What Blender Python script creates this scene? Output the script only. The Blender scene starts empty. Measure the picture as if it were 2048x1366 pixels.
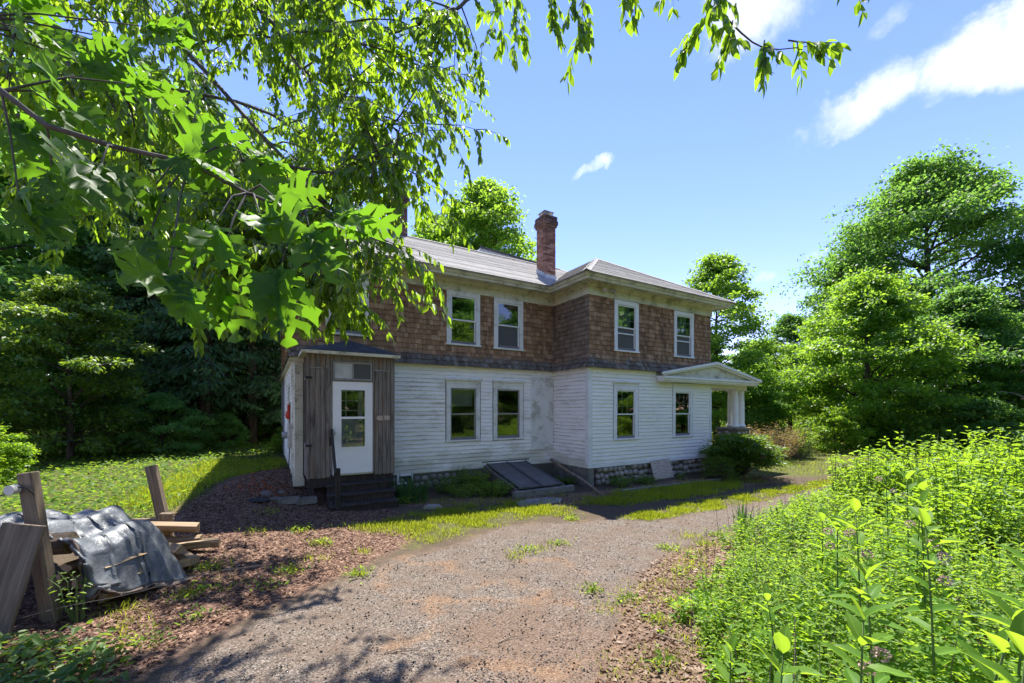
import bpy, bmesh, math, random
import numpy as np
from mathutils import Vector, Matrix, Euler
R = math.radians
rng = np.random.default_rng(7)
random.seed(7)
scene = bpy.context.scene
COL = scene.collection

# ------------------------------------------------------------------ camera
CAM_Z = 2.185
cam_d = bpy.data.cameras.new('camera')
cam = bpy.data.objects.new('camera', cam_d)
COL.objects.link(cam)
cam.location = (0, 0, CAM_Z)
cam.rotation_euler = (R(90), 0, 0)
cam_d.sensor_width = 36.0
cam_d.lens = 36.0 * 828 / 2048
cam_d.shift_y = (820 - 683) / 2048
cam_d.clip_start = 0.05
cam_d.clip_end = 2000
scene.camera = cam
scene.view_settings.view_transform = 'Standard'
scene.view_settings.look = 'None'
scene.view_settings.exposure = 2.0
scene.view_settings.gamma = 1.0
scene.view_settings.use_curve_mapping = False
scene.render.engine = 'CYCLES'
cy = scene.cycles
cy.use_denoising = True
cy.denoiser = 'OPENIMAGEDENOISE'
cy.max_bounces = 6
cy.diffuse_bounces = 3
cy.glossy_bounces = 3
cy.transmission_bounces = 4
cy.transparent_max_bounces = 8
cy.caustics_reflective = False
cy.caustics_refractive = False
cy.sample_clamp_indirect = 6.0

# ------------------------------------------------------------------ node helpers
class NT:
    def __init__(self, tree): self.t = tree
    def __call__(self, typ, ins=None, **at):
        n = self.t.nodes.new(typ)
        for k, v in at.items(): setattr(n, k, v)
        for k, v in (ins or {}).items():
            s = n.inputs[k]
            if isinstance(v, bpy.types.NodeSocket): self.t.links.new(v, s)
            else: s.default_value = v
        return n
    def link(self, a, b): self.t.links.new(a, b)
    def noise(self, vec, scale, detail=4, rough=0.55, dist=0.0):
        d = {'Scale': scale, 'Detail': detail, 'Roughness': rough, 'Distortion': dist}
        if vec is not None: d['Vector'] = vec
        return self('ShaderNodeTexNoise', d).outputs['Fac']
    def ramp(self, fac, stops, interp='LINEAR'):
        n = self('ShaderNodeValToRGB', {'Fac': fac})
        cr = n.color_ramp; cr.interpolation = interp
        while len(cr.elements) < len(stops): cr.elements.new(0.5)
        for e, (p, c) in zip(cr.elements, stops):
            e.position = p
            e.color = (c, c, c, 1) if isinstance(c, (int, float)) else (*c, 1)
        return n.outputs['Color']
    def mix(self, f, a, b, blend='MIX'):
        n = self.t.nodes.new('ShaderNodeMix'); n.data_type = 'RGBA'; n.blend_type = blend; n.clamp_factor = True
        for i, v in ((0, f), (6, a), (7, b)):
            if isinstance(v, bpy.types.NodeSocket): self.t.links.new(v, n.inputs[i])
            elif i == 0: n.inputs[0].default_value = v
            else: n.inputs[i].default_value = (*v, 1) if len(v) == 3 else v
        return n.outputs[2]
    def math(self, op, a, b=0.0, c=None, clamp=False):
        n = self.t.nodes.new('ShaderNodeMath'); n.operation = op; n.use_clamp = clamp
        for i, v in enumerate((a, b) if c is None else (a, b, c)):
            if isinstance(v, bpy.types.NodeSocket): self.t.links.new(v, n.inputs[i])
            else: n.inputs[i].default_value = v
        return n.outputs[0]
    def smooth(self, v, a, b):
        n = self('ShaderNodeMapRange', {'Value': v, 'From Min': a, 'From Max': b}, interpolation_type='SMOOTHSTEP')
        return n.outputs[0]
    def scalev(self, vec, s):
        return self('ShaderNodeVectorMath', {0: vec, 1: s}, operation='MULTIPLY').outputs[0]
    def pos(self): return self('ShaderNodeNewGeometry').outputs['Position']
    def attr(self, name): return self('ShaderNodeAttribute', attribute_name=name)

# ------------------------------------------------------------------ world: clear summer sky with a few white clouds
SUN_EL, SUN_AZ = 64.5, 0.0          # behind the house, straight ahead of the camera
world = bpy.data.worlds.new('World'); scene.world = world; world.use_nodes = True
world.node_tree.nodes.clear()
N = NT(world.node_tree)
sky = N('ShaderNodeTexSky', sky_type='NISHITA', sun_disc=False)
sky.sun_elevation = R(SUN_EL); sky.sun_rotation = R(SUN_AZ)
sky.air_density = 1.0; sky.dust_density = 0.0; sky.ozone_density = 3.5
dirv = N('ShaderNodeTexCoord').outputs['Generated']
cn1 = N('ShaderNodeTexNoise', {'Vector': dirv, 'Scale': 5.0, 'Detail': 9.0, 'Roughness': 0.62})
warp = N('ShaderNodeVectorMath', {0: cn1.outputs['Color'], 1: (0.5, 0.5, 0.5)}, operation='SUBTRACT').outputs[0]
cn2 = N.noise(dirv, 11.0, 9, 0.66)
# one entry per cloud: azimuth, elevation (deg), half width, half height, tilt, strength
CLOUDS = [(51, 29.5, 7.0, 4.0, 4, .95), (40.5, 29.0, 7.6, 2.7, 8, .85), (29.5, 39.5, 6.0, 4.0, -4, .85), (42.5, 34.5, 3.0, 1.5, 30, .5), (12.0, 29.2, 3.4, 1.1, 24, .72),
          (32, 16.2, 1.8, .8, 8, .5), (36.6, 17.3, 1.6, .7, 5, .45), (70, 35, 12, 4, -8, 1.0), (95, 24, 9, 4, 5, .9), (-70, 40, 9, 4, 12, .9), (130, 38, 14, 5, 8, 1.0), (165, 24, 10, 4, -6, .9),
          (-150, 36, 13, 5, 10, 1.0), (-115, 26, 10, 4, 4, .9), (200, 55, 10, 5, 20, .9)]
total = None
for az, el, w, h, tilt, st in CLOUDS:
    a, e, t = R(az), R(el), R(tilt)
    c = Vector((math.sin(a) * math.cos(e), math.cos(a) * math.cos(e), math.sin(e)))
    right = Vector((math.cos(a), -math.sin(a), 0)); up = right.cross(c)
    ax = (right * math.cos(t) + up * math.sin(t)) / math.sin(R(w))
    ay = (up * math.cos(t) - right * math.sin(t)) / math.sin(R(h))
    d = N('ShaderNodeVectorMath', {0: dirv, 1: tuple(c)}, operation='SUBTRACT').outputs[0]
    d = N('ShaderNodeVectorMath', {0: warp, 1: (.15, .15, .15), 2: d}, operation='MULTIPLY_ADD').outputs[0]
    dx = N('ShaderNodeVectorMath', {0: d, 1: tuple(ax)}, operation='DOT_PRODUCT').outputs['Value']
    dy = N('ShaderNodeVectorMath', {0: d, 1: tuple(ay)}, operation='DOT_PRODUCT').outputs['Value']
    r2 = N.math('ADD', N.math('MULTIPLY', dx, dx), N.math('MULTIPLY', dy, dy))
    front = N('ShaderNodeVectorMath', {0: dirv, 1: tuple(c)}, operation='DOT_PRODUCT').outputs['Value']
    m = N.math('MULTIPLY', N.math('MULTIPLY', N.smooth(r2, 1.15, 0.0), st), N.math('GREATER_THAN', front, 0.3))
    total = m if total is None else N.math('MAXIMUM', total, m)
mask = N.smooth(N.math('ADD', total, N.math('MULTIPLY', N.math('SUBTRACT', cn2, 0.5), 1.5)), 0.22, 1.15)
mask = N.math('MULTIPLY', mask, N.smooth(total, 0.0, 0.16))
hs = N('ShaderNodeHueSaturation', {'Saturation': 1.2, 'Value': 1.0, 'Color': N.mix(1.0, sky.outputs[0], (1.16, .885, .985), 'MULTIPLY')})
SKY_S = 0.087
skyc = N.mix(N.math('MULTIPLY', mask, 0.9), hs.outputs[0], N.mix(N.smooth(cn1.outputs['Fac'], .35, .6), (3.6, 3.7, 3.85), (4.4, 4.45, 4.5)))
bg = N('ShaderNodeBackground', {'Color': skyc, 'Strength': SKY_S})
wo = N('ShaderNodeOutputWorld'); N.link(bg.outputs[0], wo.inputs[0])

# ------------------------------------------------------------------ sun
sd = bpy.data.lights.new('sun', 'SUN'); sd.energy = 3.1; sd.angle = R(0.53); sd.color = (1.0, 0.955, 0.88)
sun = bpy.data.objects.new('sun', sd); COL.objects.link(sun)
sun.rotation_euler = (-R(90 - SUN_EL), 0, 0); sun.location = (0, 30, 60)

# ------------------------------------------------------------------ object helpers
def tag(o, label=None, cat=None, group=None, kind=None):
    if label: o['label'] = label
    if cat: o['category'] = cat
    if group: o['group'] = group
    if kind: o['kind'] = kind
    return o
def empty(name, loc=(0, 0, 0), rz=0.0, parent=None):
    o = bpy.data.objects.new(name, None); COL.objects.link(o)
    o.location = loc; o.rotation_euler = (0, 0, rz); o.empty_display_size = .2
    if parent: o.parent = parent
    return o
def link(name, me, parent=None, loc=(0, 0, 0), rot=(0, 0, 0), scale=(1, 1, 1)):
    o = bpy.data.objects.new(name, me); COL.objects.link(o)
    o.location = loc; o.rotation_euler = rot; o.scale = scale
    if parent: o.parent = parent
    return o
def mesh_np(name, V, F, mat=None, rnd=None, smooth=False):
    """V (n,3); F (m,k) int array (all faces k-gons) or list of faces"""
    me = bpy.data.meshes.new(name)
    V = np.asarray(V, dtype=np.float32)
    if isinstance(F, np.ndarray):
        m, k = F.shape
        me.vertices.add(len(V)); me.vertices.foreach_set('co', V.ravel())
        me.loops.add(m * k); me.loops.foreach_set('vertex_index', F.ravel().astype(np.int32))
        me.polygons.add(m); me.polygons.foreach_set('loop_start', np.arange(m, dtype=np.int32) * k)
        me.polygons.foreach_set('loop_total', np.full(m, k, dtype=np.int32))
        me.update(calc_edges=True)
    else:
        me.from_pydata([tuple(v) for v in V], [], F); me.update()
    if rnd is not None:
        at = me.attributes.new('rnd', 'FLOAT', 'POINT'); at.data.foreach_set('value', np.asarray(rnd, dtype=np.float32))
    if smooth: me.polygons.foreach_set('use_smooth', np.ones(len(me.polygons), dtype=bool))
    if mat: me.materials.append(mat)
    return me
class MB:
    """collects shapes and links them as one mesh object"""
    def __init__(self): self.v = []; self.f = []; self.r = []; self.cur = 0.0
    def add(self, vs, fs):
        b = len(self.v); self.v += [tuple(p) for p in vs]; self.f += [tuple(i + b for i in q) for q in fs]; self.r += [self.cur] * len(vs)
    def box(self, x0, x1, y0, y1, z0, z1):
        self.add([(x0, y0, z0), (x1, y0, z0), (x1, y1, z0), (x0, y1, z0), (x0, y0, z1), (x1, y0, z1), (x1, y1, z1), (x0, y1, z1)],
                 [(3, 2, 1, 0), (4, 5, 6, 7), (0, 1, 5, 4), (1, 2, 6, 5), (2, 3, 7, 6), (3, 0, 4, 7)])
    def obox(self, c, ax, ay, az):
        """oriented box: centre and three half-axis vectors"""
        c, ax, ay, az = map(Vector, (c, ax, ay, az))
        vs = [c + sx * ax + sy * ay + sz * az for sz in (-1, 1) for sx, sy in ((-1, -1), (1, -1), (1, 1), (-1, 1))]
        self.add(vs, [(3, 2, 1, 0), (4, 5, 6, 7), (0, 1, 5, 4), (1, 2, 6, 5), (2, 3, 7, 6), (3, 0, 4, 7)])
    def tube(self, pts, rad, n=8, cap=True):
        pts = [Vector(p) for p in pts]; rings = []
        base = len(self.v); vs = []; fs = []
        prev = None
        for i, p in enumerate(pts):
            t = (pts[min(i + 1, len(pts) - 1)] - pts[max(i - 1, 0)]).normalized()
            if prev is None:
                a = t.orthogonal().normalized()
            else:
                a = (prev - t * prev.dot(t)); a = a.normalized() if a.length > 1e-6 else t.orthogonal().normalized()
            prev = a; b = t.cross(a)
            r = rad[i] if isinstance(rad, (list, tuple)) else rad
            for k in range(n):
                an = 2 * math.pi * k / n
                vs.append(p + (a * math.cos(an) + b * math.sin(an)) * r)
        for i in range(len(pts) - 1):
            for k in range(n):
                k2 = (k + 1) % n
                fs.append((i * n + k, i * n + k2, (i + 1) * n + k2, (i + 1) * n + k))
        if cap:
            fs.append(tuple(reversed(range(n)))); fs.append(tuple(range((len(pts) - 1) * n, len(pts) * n)))
        self.add(vs, fs)
    def lathe(self, cx, cy, prof, n=24):
        vs = []; fs = []
        for r, z in prof:
            for k in range(n):
                a = 2 * math.pi * k / n; vs.append((cx + r * math.cos(a), cy + r * math.sin(a), z))
        for i in range(len(prof) - 1):
            for k in range(n):
                k2 = (k + 1) % n; fs.append((i * n + k, i * n + k2, (i + 1) * n + k2, (i + 1) * n + k))
        fs.append(tuple(reversed(range(n)))); fs.append(tuple(range((len(prof) - 1) * n, len(prof) * n)))
        self.add(vs, fs)
    def mesh(self, name, mat, smooth=False):
        return mesh_np(name, self.v, self.f, mat, rnd=self.r, smooth=smooth)
    def build(self, name, mat, parent=None, smooth=False, loc=(0, 0, 0), rot=(0, 0, 0), bevel=0.0):
        me = self.mesh(name, mat, smooth)
        if bevel:
            bm = bmesh.new(); bm.from_mesh(me)
            bmesh.ops.bevel(bm, geom=bm.edges[:], offset=bevel, segments=1, affect='EDGES', clamp_overlap=True)
            bm.to_mesh(me); bm.free()
        return link(name, me, parent, loc, rot)
def ground_z(x, y):
    x = np.asarray(x, dtype=float); y = np.asarray(y, dtype=float)
    q = np.clip(-x, 0, 6.0)
    z = 0.0117 * q * q
    z = z + 0.018 * np.sin(x * 1.3 + 0.7) * np.sin(y * 1.1 + 0.3) + 0.008 * np.sin(x * 3.1 + y * 2.3)
    return z
def gz(x, y): return float(ground_z(x, y))
def in_poly(px, py, poly):
    c = np.zeros(len(px), dtype=bool); n = len(poly); j = n - 1
    for i in range(n):
        xi, yi = poly[i]; xj, yj = poly[j]
        hit = ((yi > py) != (yj > py)) & (px < (xj - xi) * (py - yi) / (yj - yi + 1e-12) + xi)
        c ^= hit; j = i
    return c
def poly_sd(px, py, poly, closed=True):
    """distance to the outline, positive inside"""
    d = np.full(len(px), 1e9); n = len(poly)
    for i in range(n if closed else n - 1):
        ax, ay = poly[i]; bx, by = poly[(i + 1) % n]
        ex, ey = bx - ax, by - ay
        t = np.clip(((px - ax) * ex + (py - ay) * ey) / (ex * ex + ey * ey + 1e-12), 0, 1)
        d = np.minimum(d, np.hypot(px - ax - t * ex, py - ay - t * ey))
    return np.where(in_poly(px, py, poly), d, -d) if closed else d
# ------------------------------------------------------------------ materials
HOUSE_A = R(30.7)
HOUSE_O = Vector((2.210, 11.96, 0.0))
def new_mat(name):
    m = bpy.data.materials.new(name); m.use_nodes = True; m.node_tree.nodes.clear()
    return m, NT(m.node_tree)
def finish(N, color, rough=0.7, bump=None, bstr=0.3, bdist=0.01, metal=0.0, spec=0.3):
    ins = {'Base Color': color if isinstance(color, bpy.types.NodeSocket) else (*color, 1), 'Roughness': rough, 'Metallic': metal, 'Specular IOR Level': spec}
    p = N('ShaderNodeBsdfPrincipled', ins)
    if bump is not None:
        b = N('ShaderNodeBump', {'Height': bump, 'Strength': bstr, 'Distance': bdist}); N.link(b.outputs[0], p.inputs['Normal'])
    o = N('ShaderNodeOutputMaterial'); N.link(p.outputs[0], o.inputs[0])
    return p
def hpos(N):
    return N('ShaderNodeVectorRotate', {'Vector': N.pos(), 'Center': tuple(HOUSE_O), 'Angle': -HOUSE_A}, rotation_type='Z_AXIS').outputs[0]
def hxyz(N, hp):
    # house-frame coordinates measured from the wing corner
    s = N('ShaderNodeSeparateXYZ', {0: N('ShaderNodeVectorMath', {0: hp, 1: tuple(HOUSE_O)}, operation='SUBTRACT').outputs[0]})
    return s.outputs
CLAP_Z0, CLAP_E = 0.60, 0.1108
def clap_mat(name, wear):
    m, N = new_mat(name); hp = hpos(N); X, Y, Z = hxyz(N, hp)
    fr = N.math('FRACT', N.math('DIVIDE', N.math('SUBTRACT', Z, CLAP_Z0), CLAP_E))
    board = N.math('FLOOR', N.math('DIVIDE', N.math('SUBTRACT', Z, CLAP_Z0), CLAP_E))
    bn = N('ShaderNodeTexWhiteNoise', {'W': board}, noise_dimensions='1D').outputs['Value']
    n_long = N.noise(N.scalev(hp, (1.6, 1.6, 16)), 1.0, 6, .62)
    n_fine = N.noise(N.scalev(hp, (14, 14, 60)), 1.0, 5, .65)
    n_big = N.noise(hp, 0.75, 4, .6)
    base = N.mix(N.math('MULTIPLY', bn, .35), (.89, .87, .815), (.81, .79, .735))
    base = N.mix(N.math('MULTIPLY', N.smooth(n_long, .42, .75), .35), base, (.60, .60, .55))
    # mildew: blotchy olive, heavier on the lowest boards and under the skirt where rain splashes
    low = N.smooth(Z, 1.25, .6)
    mil = N.math('MULTIPLY', N.smooth(N.math('ADD', N.noise(N.scalev(hp, (1.3, 1.3, 4)), 1.0, 6, .65), N.math('MULTIPLY', low, .22 * wear)), .50, .74), .55 * wear)
    base = N.mix(mil, base, (.40, .39, .25))
    # flaked paint showing grey wood, mostly along each board's lower edge
    edge = N.smooth(fr, .34, .0)
    fl = N.math('ADD', N.math('MULTIPLY', n_long, .75), N.math('MULTIPLY', n_fine, .45))
    fl = N.math('ADD', fl, N.math('MULTIPLY', edge, .18))
    fl = N.math('ADD', fl, N.math('MULTIPLY', N.math('SUBTRACT', n_big, .5), .55))
    flake = N.smooth(fl, .815 - .06 * wear, .885 - .06 * wear)
    base = N.mix(N.math('MULTIPLY', flake, min(1, .75 * wear)), base, N.mix(n_fine, (.30, .27, .23), (.46, .43, .38)))
    finish(N, base, .6, N.math('SUBTRACT', n_fine, N.math('MULTIPLY', flake, .8)), .35, .004, spec=.35)
    return m
def trim_mat(name, c0, c1, dirt, rust=0.0):
    m, N = new_mat(name); hp = hpos(N); X, Y, Z = hxyz(N, hp)
    n1 = N.noise(hp, 2.3, 6, .66); n2 = N.noise(N.scalev(hp, (9, 9, 24)), 1, 5, .6); n3 = N.noise(hp, 21, 4, .6)
    b = N.mix(N.smooth(n1, .35, .7), c0, c1)
    b = N.mix(N.math('MULTIPLY', N.smooth(N.math('ADD', n1, N.math('MULTIPLY', n2, .5)), .76, .93), dirt), b, (.24, .23, .15))
    b = N.mix(N.math('MULTIPLY', N.smooth(n3, .62, .72), dirt * .8), b, (.27, .25, .20))
    if rust:
        st = N.noise(N.scalev(hp, (7, 7, .35)), 1, 4, .6)
        b = N.mix(N.math('MULTIPLY', N.smooth(st, .60, .72), rust), b, (.50, .25, .06))
    finish(N, b, .6, n2, .2, .003)
    return m
def shingle_mat():
    m, N = new_mat('cedar_shingle'); hp = hpos(N); X, Y, Z = hxyz(N, hp)
    rnd = N.attr('rnd').outputs['Fac']
    r2 = N('ShaderNodeTexWhiteNoise', {'W': N.math('MULTIPLY', rnd, 913.7)}, noise_dimensions='1D').outputs['Value']
    grain = N.noise(N.scalev(hp, (70, 70, 3.0)), 1, 4, .6)
    n1 = N.noise(N.scalev(hp, (1.1, 1.1, .8)), 1, 5, .6)
    brown = N.ramp(rnd, [(0, (.225, .130, .070)), (.4, (.32, .190, .102)), (.75, (.405, .245, .136)), (1, (.50, .33, .195))])
    grey = N.ramp(r2, [(0, (.095, .082, .066)), (.6, (.165, .148, .122)), (1, (.27, .25, .215))])
    # weathering: silver-grey at the splashed skirt rows and in patches, brown where the eaves keep the wall dry
    g = N.math('ADD', N.smooth(Z, 3.92, 3.52), N.math('MULTIPLY', N.math('SUBTRACT', n1, .5), 1.5))
    g = N.math('ADD', g, N.math('MULTIPLY', N.math('SUBTRACT', r2, .5), .35))
    base = N.mix(N.smooth(g, .25, .9), brown, grey)
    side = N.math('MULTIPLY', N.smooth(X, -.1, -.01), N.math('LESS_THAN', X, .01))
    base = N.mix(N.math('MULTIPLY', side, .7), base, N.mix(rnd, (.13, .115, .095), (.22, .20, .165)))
    base = N.mix(N.math('MULTIPLY', N.smooth(grain, .35, .8), .55), base, (.05, .035, .025))
    blot = N.noise(N.scalev(hp, (2.0, 2.0, .9)), 1, 6, .7)
    base = N.mix(N.math('MULTIPLY', N.smooth(blot, .56, .72), .55), base, (.07, .048, .036))
    streak = N.noise(N.scalev(hp, (5.5, 5.5, .45)), 1, 5, .65)
    base = N.mix(N.math('MULTIPLY', N.smooth(streak, .50, .70), .55), base, (.085, .058, .042))
    finish(N, base, .85, grain, .6, .004, spec=.15)
    return m
def roof_mat(name, c0, c1, c2):
    m, N = new_mat(name); hp = hpos(N)
    rnd = N.attr('rnd').outputs['Fac']
    cell = N('ShaderNodeTexVoronoi', {'Vector': N.scalev(hp, (5.0, 5.0, 12)), 'Scale': 1.0}, feature='F1').outputs['Color']
    cs = N('ShaderNodeSeparateColor', {0: cell}).outputs[0]
    g = N.noise(hp, 90, 3, .7); st = N.noise(hp, .7, 5, .6)
    b = N.mix(cs, c0, c1)
    b = N.mix(N.math('MULTIPLY', N.smooth(st, .5, .8), .5), b, c2)
    b = N.mix(N.math('MULTIPLY', g, .3), b, (.04, .04, .045))
    finish(N, b, .9, g, .5, .004, spec=.2)
    return m
def noise_mat(name, stops, scale=4, rough=.75, bstr=.3, bdist=.01, stretch=(1, 1, 1), detail=6, spec=.25, metal=0.0, rnd=0.0, dist=0.0):
    m, N = new_mat(name)
    co = N('ShaderNodeTexCoord').outputs['Object']
    v = N.scalev(co, stretch)
    if rnd:
        oi = N('ShaderNodeObjectInfo').outputs['Random']
        v = N('ShaderNodeVectorMath', {0: v, 1: N('ShaderNodeCombineXYZ', {0: N.math('MULTIPLY', oi, 37.0), 1: N.math('MULTIPLY', oi, 91.0), 2: oi}).outputs[0]}, operation='ADD').outputs[0]
    n = N.noise(v, scale, detail, .62, dist)
    c = N.ramp(n, stops)
    if rnd:
        c = N('ShaderNodeHueSaturation', {'Color': c, 'Value': N.math('ADD', 1 - rnd / 2, N.math('MULTIPLY', oi, rnd))}).outputs[0]
    finish(N, c, rough, n, bstr, bdist, spec=spec, metal=metal)
    return m
def plank_mat(name, dark, mid, light, warm=None, zlow=None):
    """weathered timber, grain along the piece's own z"""
    m, N = new_mat(name)
    co = N('ShaderNodeTexCoord').outputs['Object']; oi = N('ShaderNodeObjectInfo').outputs['Random']
    v = N('ShaderNodeVectorMath', {0: co, 1: N('ShaderNodeCombineXYZ', {0: N.math('MULTIPLY', oi, 31.0), 1: N.math('MULTIPLY', oi, 17.0), 2: N.math('MULTIPLY', oi, 71.0)}).outputs[0]}, operation='ADD').outputs[0]
    gr = N.noise(N.scalev(v, (42, 42, 1.6)), 1, 6, .66, .6)
    bl = N.noise(N.scalev(v, (5, 5, 1.2)), 1, 5, .65)
    c = N.ramp(gr, [(.25, dark), (.5, mid), (.78, light)])
    c = N.mix(N.math('MULTIPLY', N.smooth(bl, .5, .72), .75), c, dark)
    if warm: c = N.mix(N.math('MULTIPLY', N.smooth(bl, .5, .3), .5), c, warm)
    finish(N, c, .85, gr, .55, .005, spec=.15)
    return m
def leaf_mat(name, dark, light, trans, tw=.5, gloss=.06, nscale=.35, grough=.48, veins=False):
    m, N = new_mat(name)
    rnd = N.math('FRACT', N.math('ADD', N.attr('rnd').outputs['Fac'], N('ShaderNodeObjectInfo').outputs['Random']))
    big = N.noise(N.pos(), nscale, 3, .5)
    f = N.math('ADD', N.math('MULTIPLY', rnd, .7), N.math('MULTIPLY', N.math('SUBTRACT', big, .5), 1.1), clamp=True)
    c = N.mix(f, dark, light)
    t = N.mix(f, tuple(x * .72 for x in trans), trans)
    if veins:
        v = N.attr('rib').outputs['Fac']
        vf = N.math('MULTIPLY', N.smooth(v, .10, .0), .55)
        c = N.mix(vf, c, tuple(min(1, x * 1.9 + .03) for x in light)); t = N.mix(vf, t, tuple(x * .8 for x in trans))
    d = N('ShaderNodeBsdfDiffuse', {'Color': c}); tr = N('ShaderNodeBsdfTranslucent', {'Color': t})
    mx = N('ShaderNodeMixShader', {0: tw, 1: d.outputs[0], 2: tr.outputs[0]})
    g = N('ShaderNodeBsdfGlossy', {'Color': (1, 1, 1, 1), 'Roughness': grough})
    lw = N('ShaderNodeLayerWeight', {'Blend': .25})
    mx2 = N('ShaderNodeMixShader', {0: N.math('ADD', gloss * .22, N.math('MULTIPLY', lw.outputs['Fresnel'], gloss * .5)), 1: mx.outputs[0], 2: g.outputs[0]})
    o = N('ShaderNodeOutputMaterial'); N.link(mx2.outputs[0], o.inputs[0])
    return m
def glass_mat():
    m, N = new_mat('window_glass')
    tr = N('ShaderNodeBsdfTransparent', {'Color': (.62, .68, .66, 1)})
    wav = N.noise(N.pos(), 1.6, 2, .4)
    b = N('ShaderNodeBump', {'Height': wav, 'Strength': .05, 'Distance': .05})
    g = N('ShaderNodeBsdfGlossy', {'Color': (.95, .97, .97, 1), 'Roughness': .015, 'Normal': b.outputs[0]})
    lw = N('ShaderNodeFresnel', {'IOR': 1.52})
    f = N.math('ADD', .10, N.math('MULTIPLY', lw.outputs[0], 1.5), clamp=True)
    mx = N('ShaderNodeMixShader', {0: f, 1: tr.outputs[0], 2: g.outputs[0]})
    o = N('ShaderNodeOutputMaterial'); N.link(mx.outputs[0], o.inputs[0])
    return m
MT = {}
MT['clap'] = clap_mat('old_clapboard_paint', 1.0)
MT['clapw'] = clap_mat('newer_clapboard_paint', .42)
MT['trim'] = trim_mat('stained_cream_trim', (.66, .64, .50), (.52, .50, .36), .8)
MT['frieze'] = trim_mat('streaked_cream_frieze', (.66, .64, .49), (.54, .52, .37), .7, .55)
MT['casing'] = trim_mat('old_window_casing', (.76, .76, .71), (.66, .66, .58), .4, .14)
MT['white'] = trim_mat('white_trim_paint', (.80, .80, .79), (.74, .75, .73), .12)
MT['panel'] = trim_mat('boarded_panel_paint', (.72, .72, .67), (.62, .62, .55), .55, .30)
MT['shingle'] = shingle_mat()
MT['roof'] = roof_mat('asphalt_roof', (.36, .345, .31), (.46, .44, .395), (.28, .265, .235))
MT['roof2'] = roof_mat('dark_asphalt_roof', (.055, .062, .075), (.10, .11, .13), (.045, .05, .06))
MT['brick'] = None
MT['mortar'] = noise_mat('mortar', [(.3, (.10, .088, .075)), (.7, (.18, .16, .14))], 30)
MT['concrete'] = noise_mat('weathered_concrete', [(.25, (.10, .092, .075)), (.55, (.20, .19, .165)), (.8, (.29, .28, .25))], 5, .9, .4, .01)
MT['stone'] = noise_mat('field_stone', [(.2, (.16, .145, .125)), (.5, (.30, .27, .23)), (.8, (.46, .42, .36))], 9, .8, .4, .01, rnd=.7)
MT['plank'] = plank_mat('weathered_grey_plank', (.045, .037, .030), (.185, .165, .14), (.34, .31, .27), (.22, .12, .055))
MT['darkwood'] = plank_mat('dark_stained_step', (.022, .018, .016), (.046, .039, .035), (.080, .070, .063))
MT['post'] = plank_mat('grey_brown_post', (.075, .055, .038), (.19, .148, .105), (.32, .26, .19))
MT['split'] = plank_mat('split_firewood', (.13, .085, .048), (.31, .225, .14), (.46, .36, .245), (.38, .23, .10))
MT['bark'] = noise_mat('bark', [(.3, (.035, .026, .020)), (.55, (.085, .065, .05)), (.8, (.16, .13, .10))], 9, .9, .8, .03, (1, 1, .25))
MT['barkgrey'] = noise_mat('grey_twig_bark', [(.3, (.055, .048, .042)), (.7, (.15, .135, .12))], 18, .85, .4, .004, (1, 1, .3))
MT['pole'] = noise_mat('bare_pole_wood', [(.3, (.12, .085, .06)), (.7, (.30, .23, .17))], 8, .85, .4, .01, (1, 1, .2))
MT['ply'] = noise_mat('old_plywood', [(.3, (.30, .23, .17)), (.5, (.44, .36, .29)), (.72, (.55, .48, .41))], 4.5, .85, .2, .004, (1, 1, 6))
MT['door'] = noise_mat('white_storm_door', [(.3, (.78, .79, .79)), (.8, (.84, .85, .85))], 6, .4, .03, .002, spec=.45)
MT['hatch'] = noise_mat('black_hatch_paint', [(.3, (.050, .053, .058)), (.6, (.10, .105, .112)), (.85, (.19, .195, .20))], 3.2, .42, .1, .004, spec=.5)
MT['metal'] = noise_mat('dull_metal', [(.3, (.32, .33, .34)), (.7, (.50, .51, .52))], 8, .42, .1, .003, metal=.7)
MT['flash'] = noise_mat('lead_flashing', [(.3, (.30, .33, .36)), (.7, (.50, .54, .57))], 12, .6, .3, .004, metal=.15)
MT['dark'] = noise_mat('black_plastic', [(.3, (.012, .012, .013)), (.7, (.03, .03, .032))], 8, .5, .1, .002)
MT['interior'] = noise_mat('dim_plaster', [(.3, (.16, .155, .15)), (.7, (.22, .21, .20))], 2, .9, 0, .001)
MT['curtain'] = noise_mat('pale_blind', [(.3, (.40, .42, .41)), (.7, (.55, .57, .55))], 3, .9, 0, .001)
MT['glass'] = glass_mat()
MT['aluminium'] = noise_mat('storm_sash', [(.3, (.70, .72, .71)), (.8, (.80, .81, .80))], 5, .45, .05, .002)
MT['oldsash'] = noise_mat('bare_metal_sash', [(.3, (.22, .22, .20)), (.8, (.36, .36, .33))], 7, .55, .1, .002)
MT['screen'] = noise_mat('insect_screen', [(.3, (.085, .085, .08)), (.7, (.12, .12, .112))], 60, .8, .1, .001)
MT['red'] = noise_mat('red_plastic', [(.3, (.45, .03, .015)), (.7, (.62, .06, .03))], 5, .4, .05, .002)
MT['porcelain'] = noise_mat('white_insulator', [(.3, (.62, .60, .55)), (.8, (.75, .73, .68))], 9, .3, .05, .002, spec=.6)
MT['rusty'] = noise_mat('rusty_iron', [(.3, (.06, .03, .02)), (.7, (.20, .10, .05))], 14, .8, .4, .003)
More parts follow.
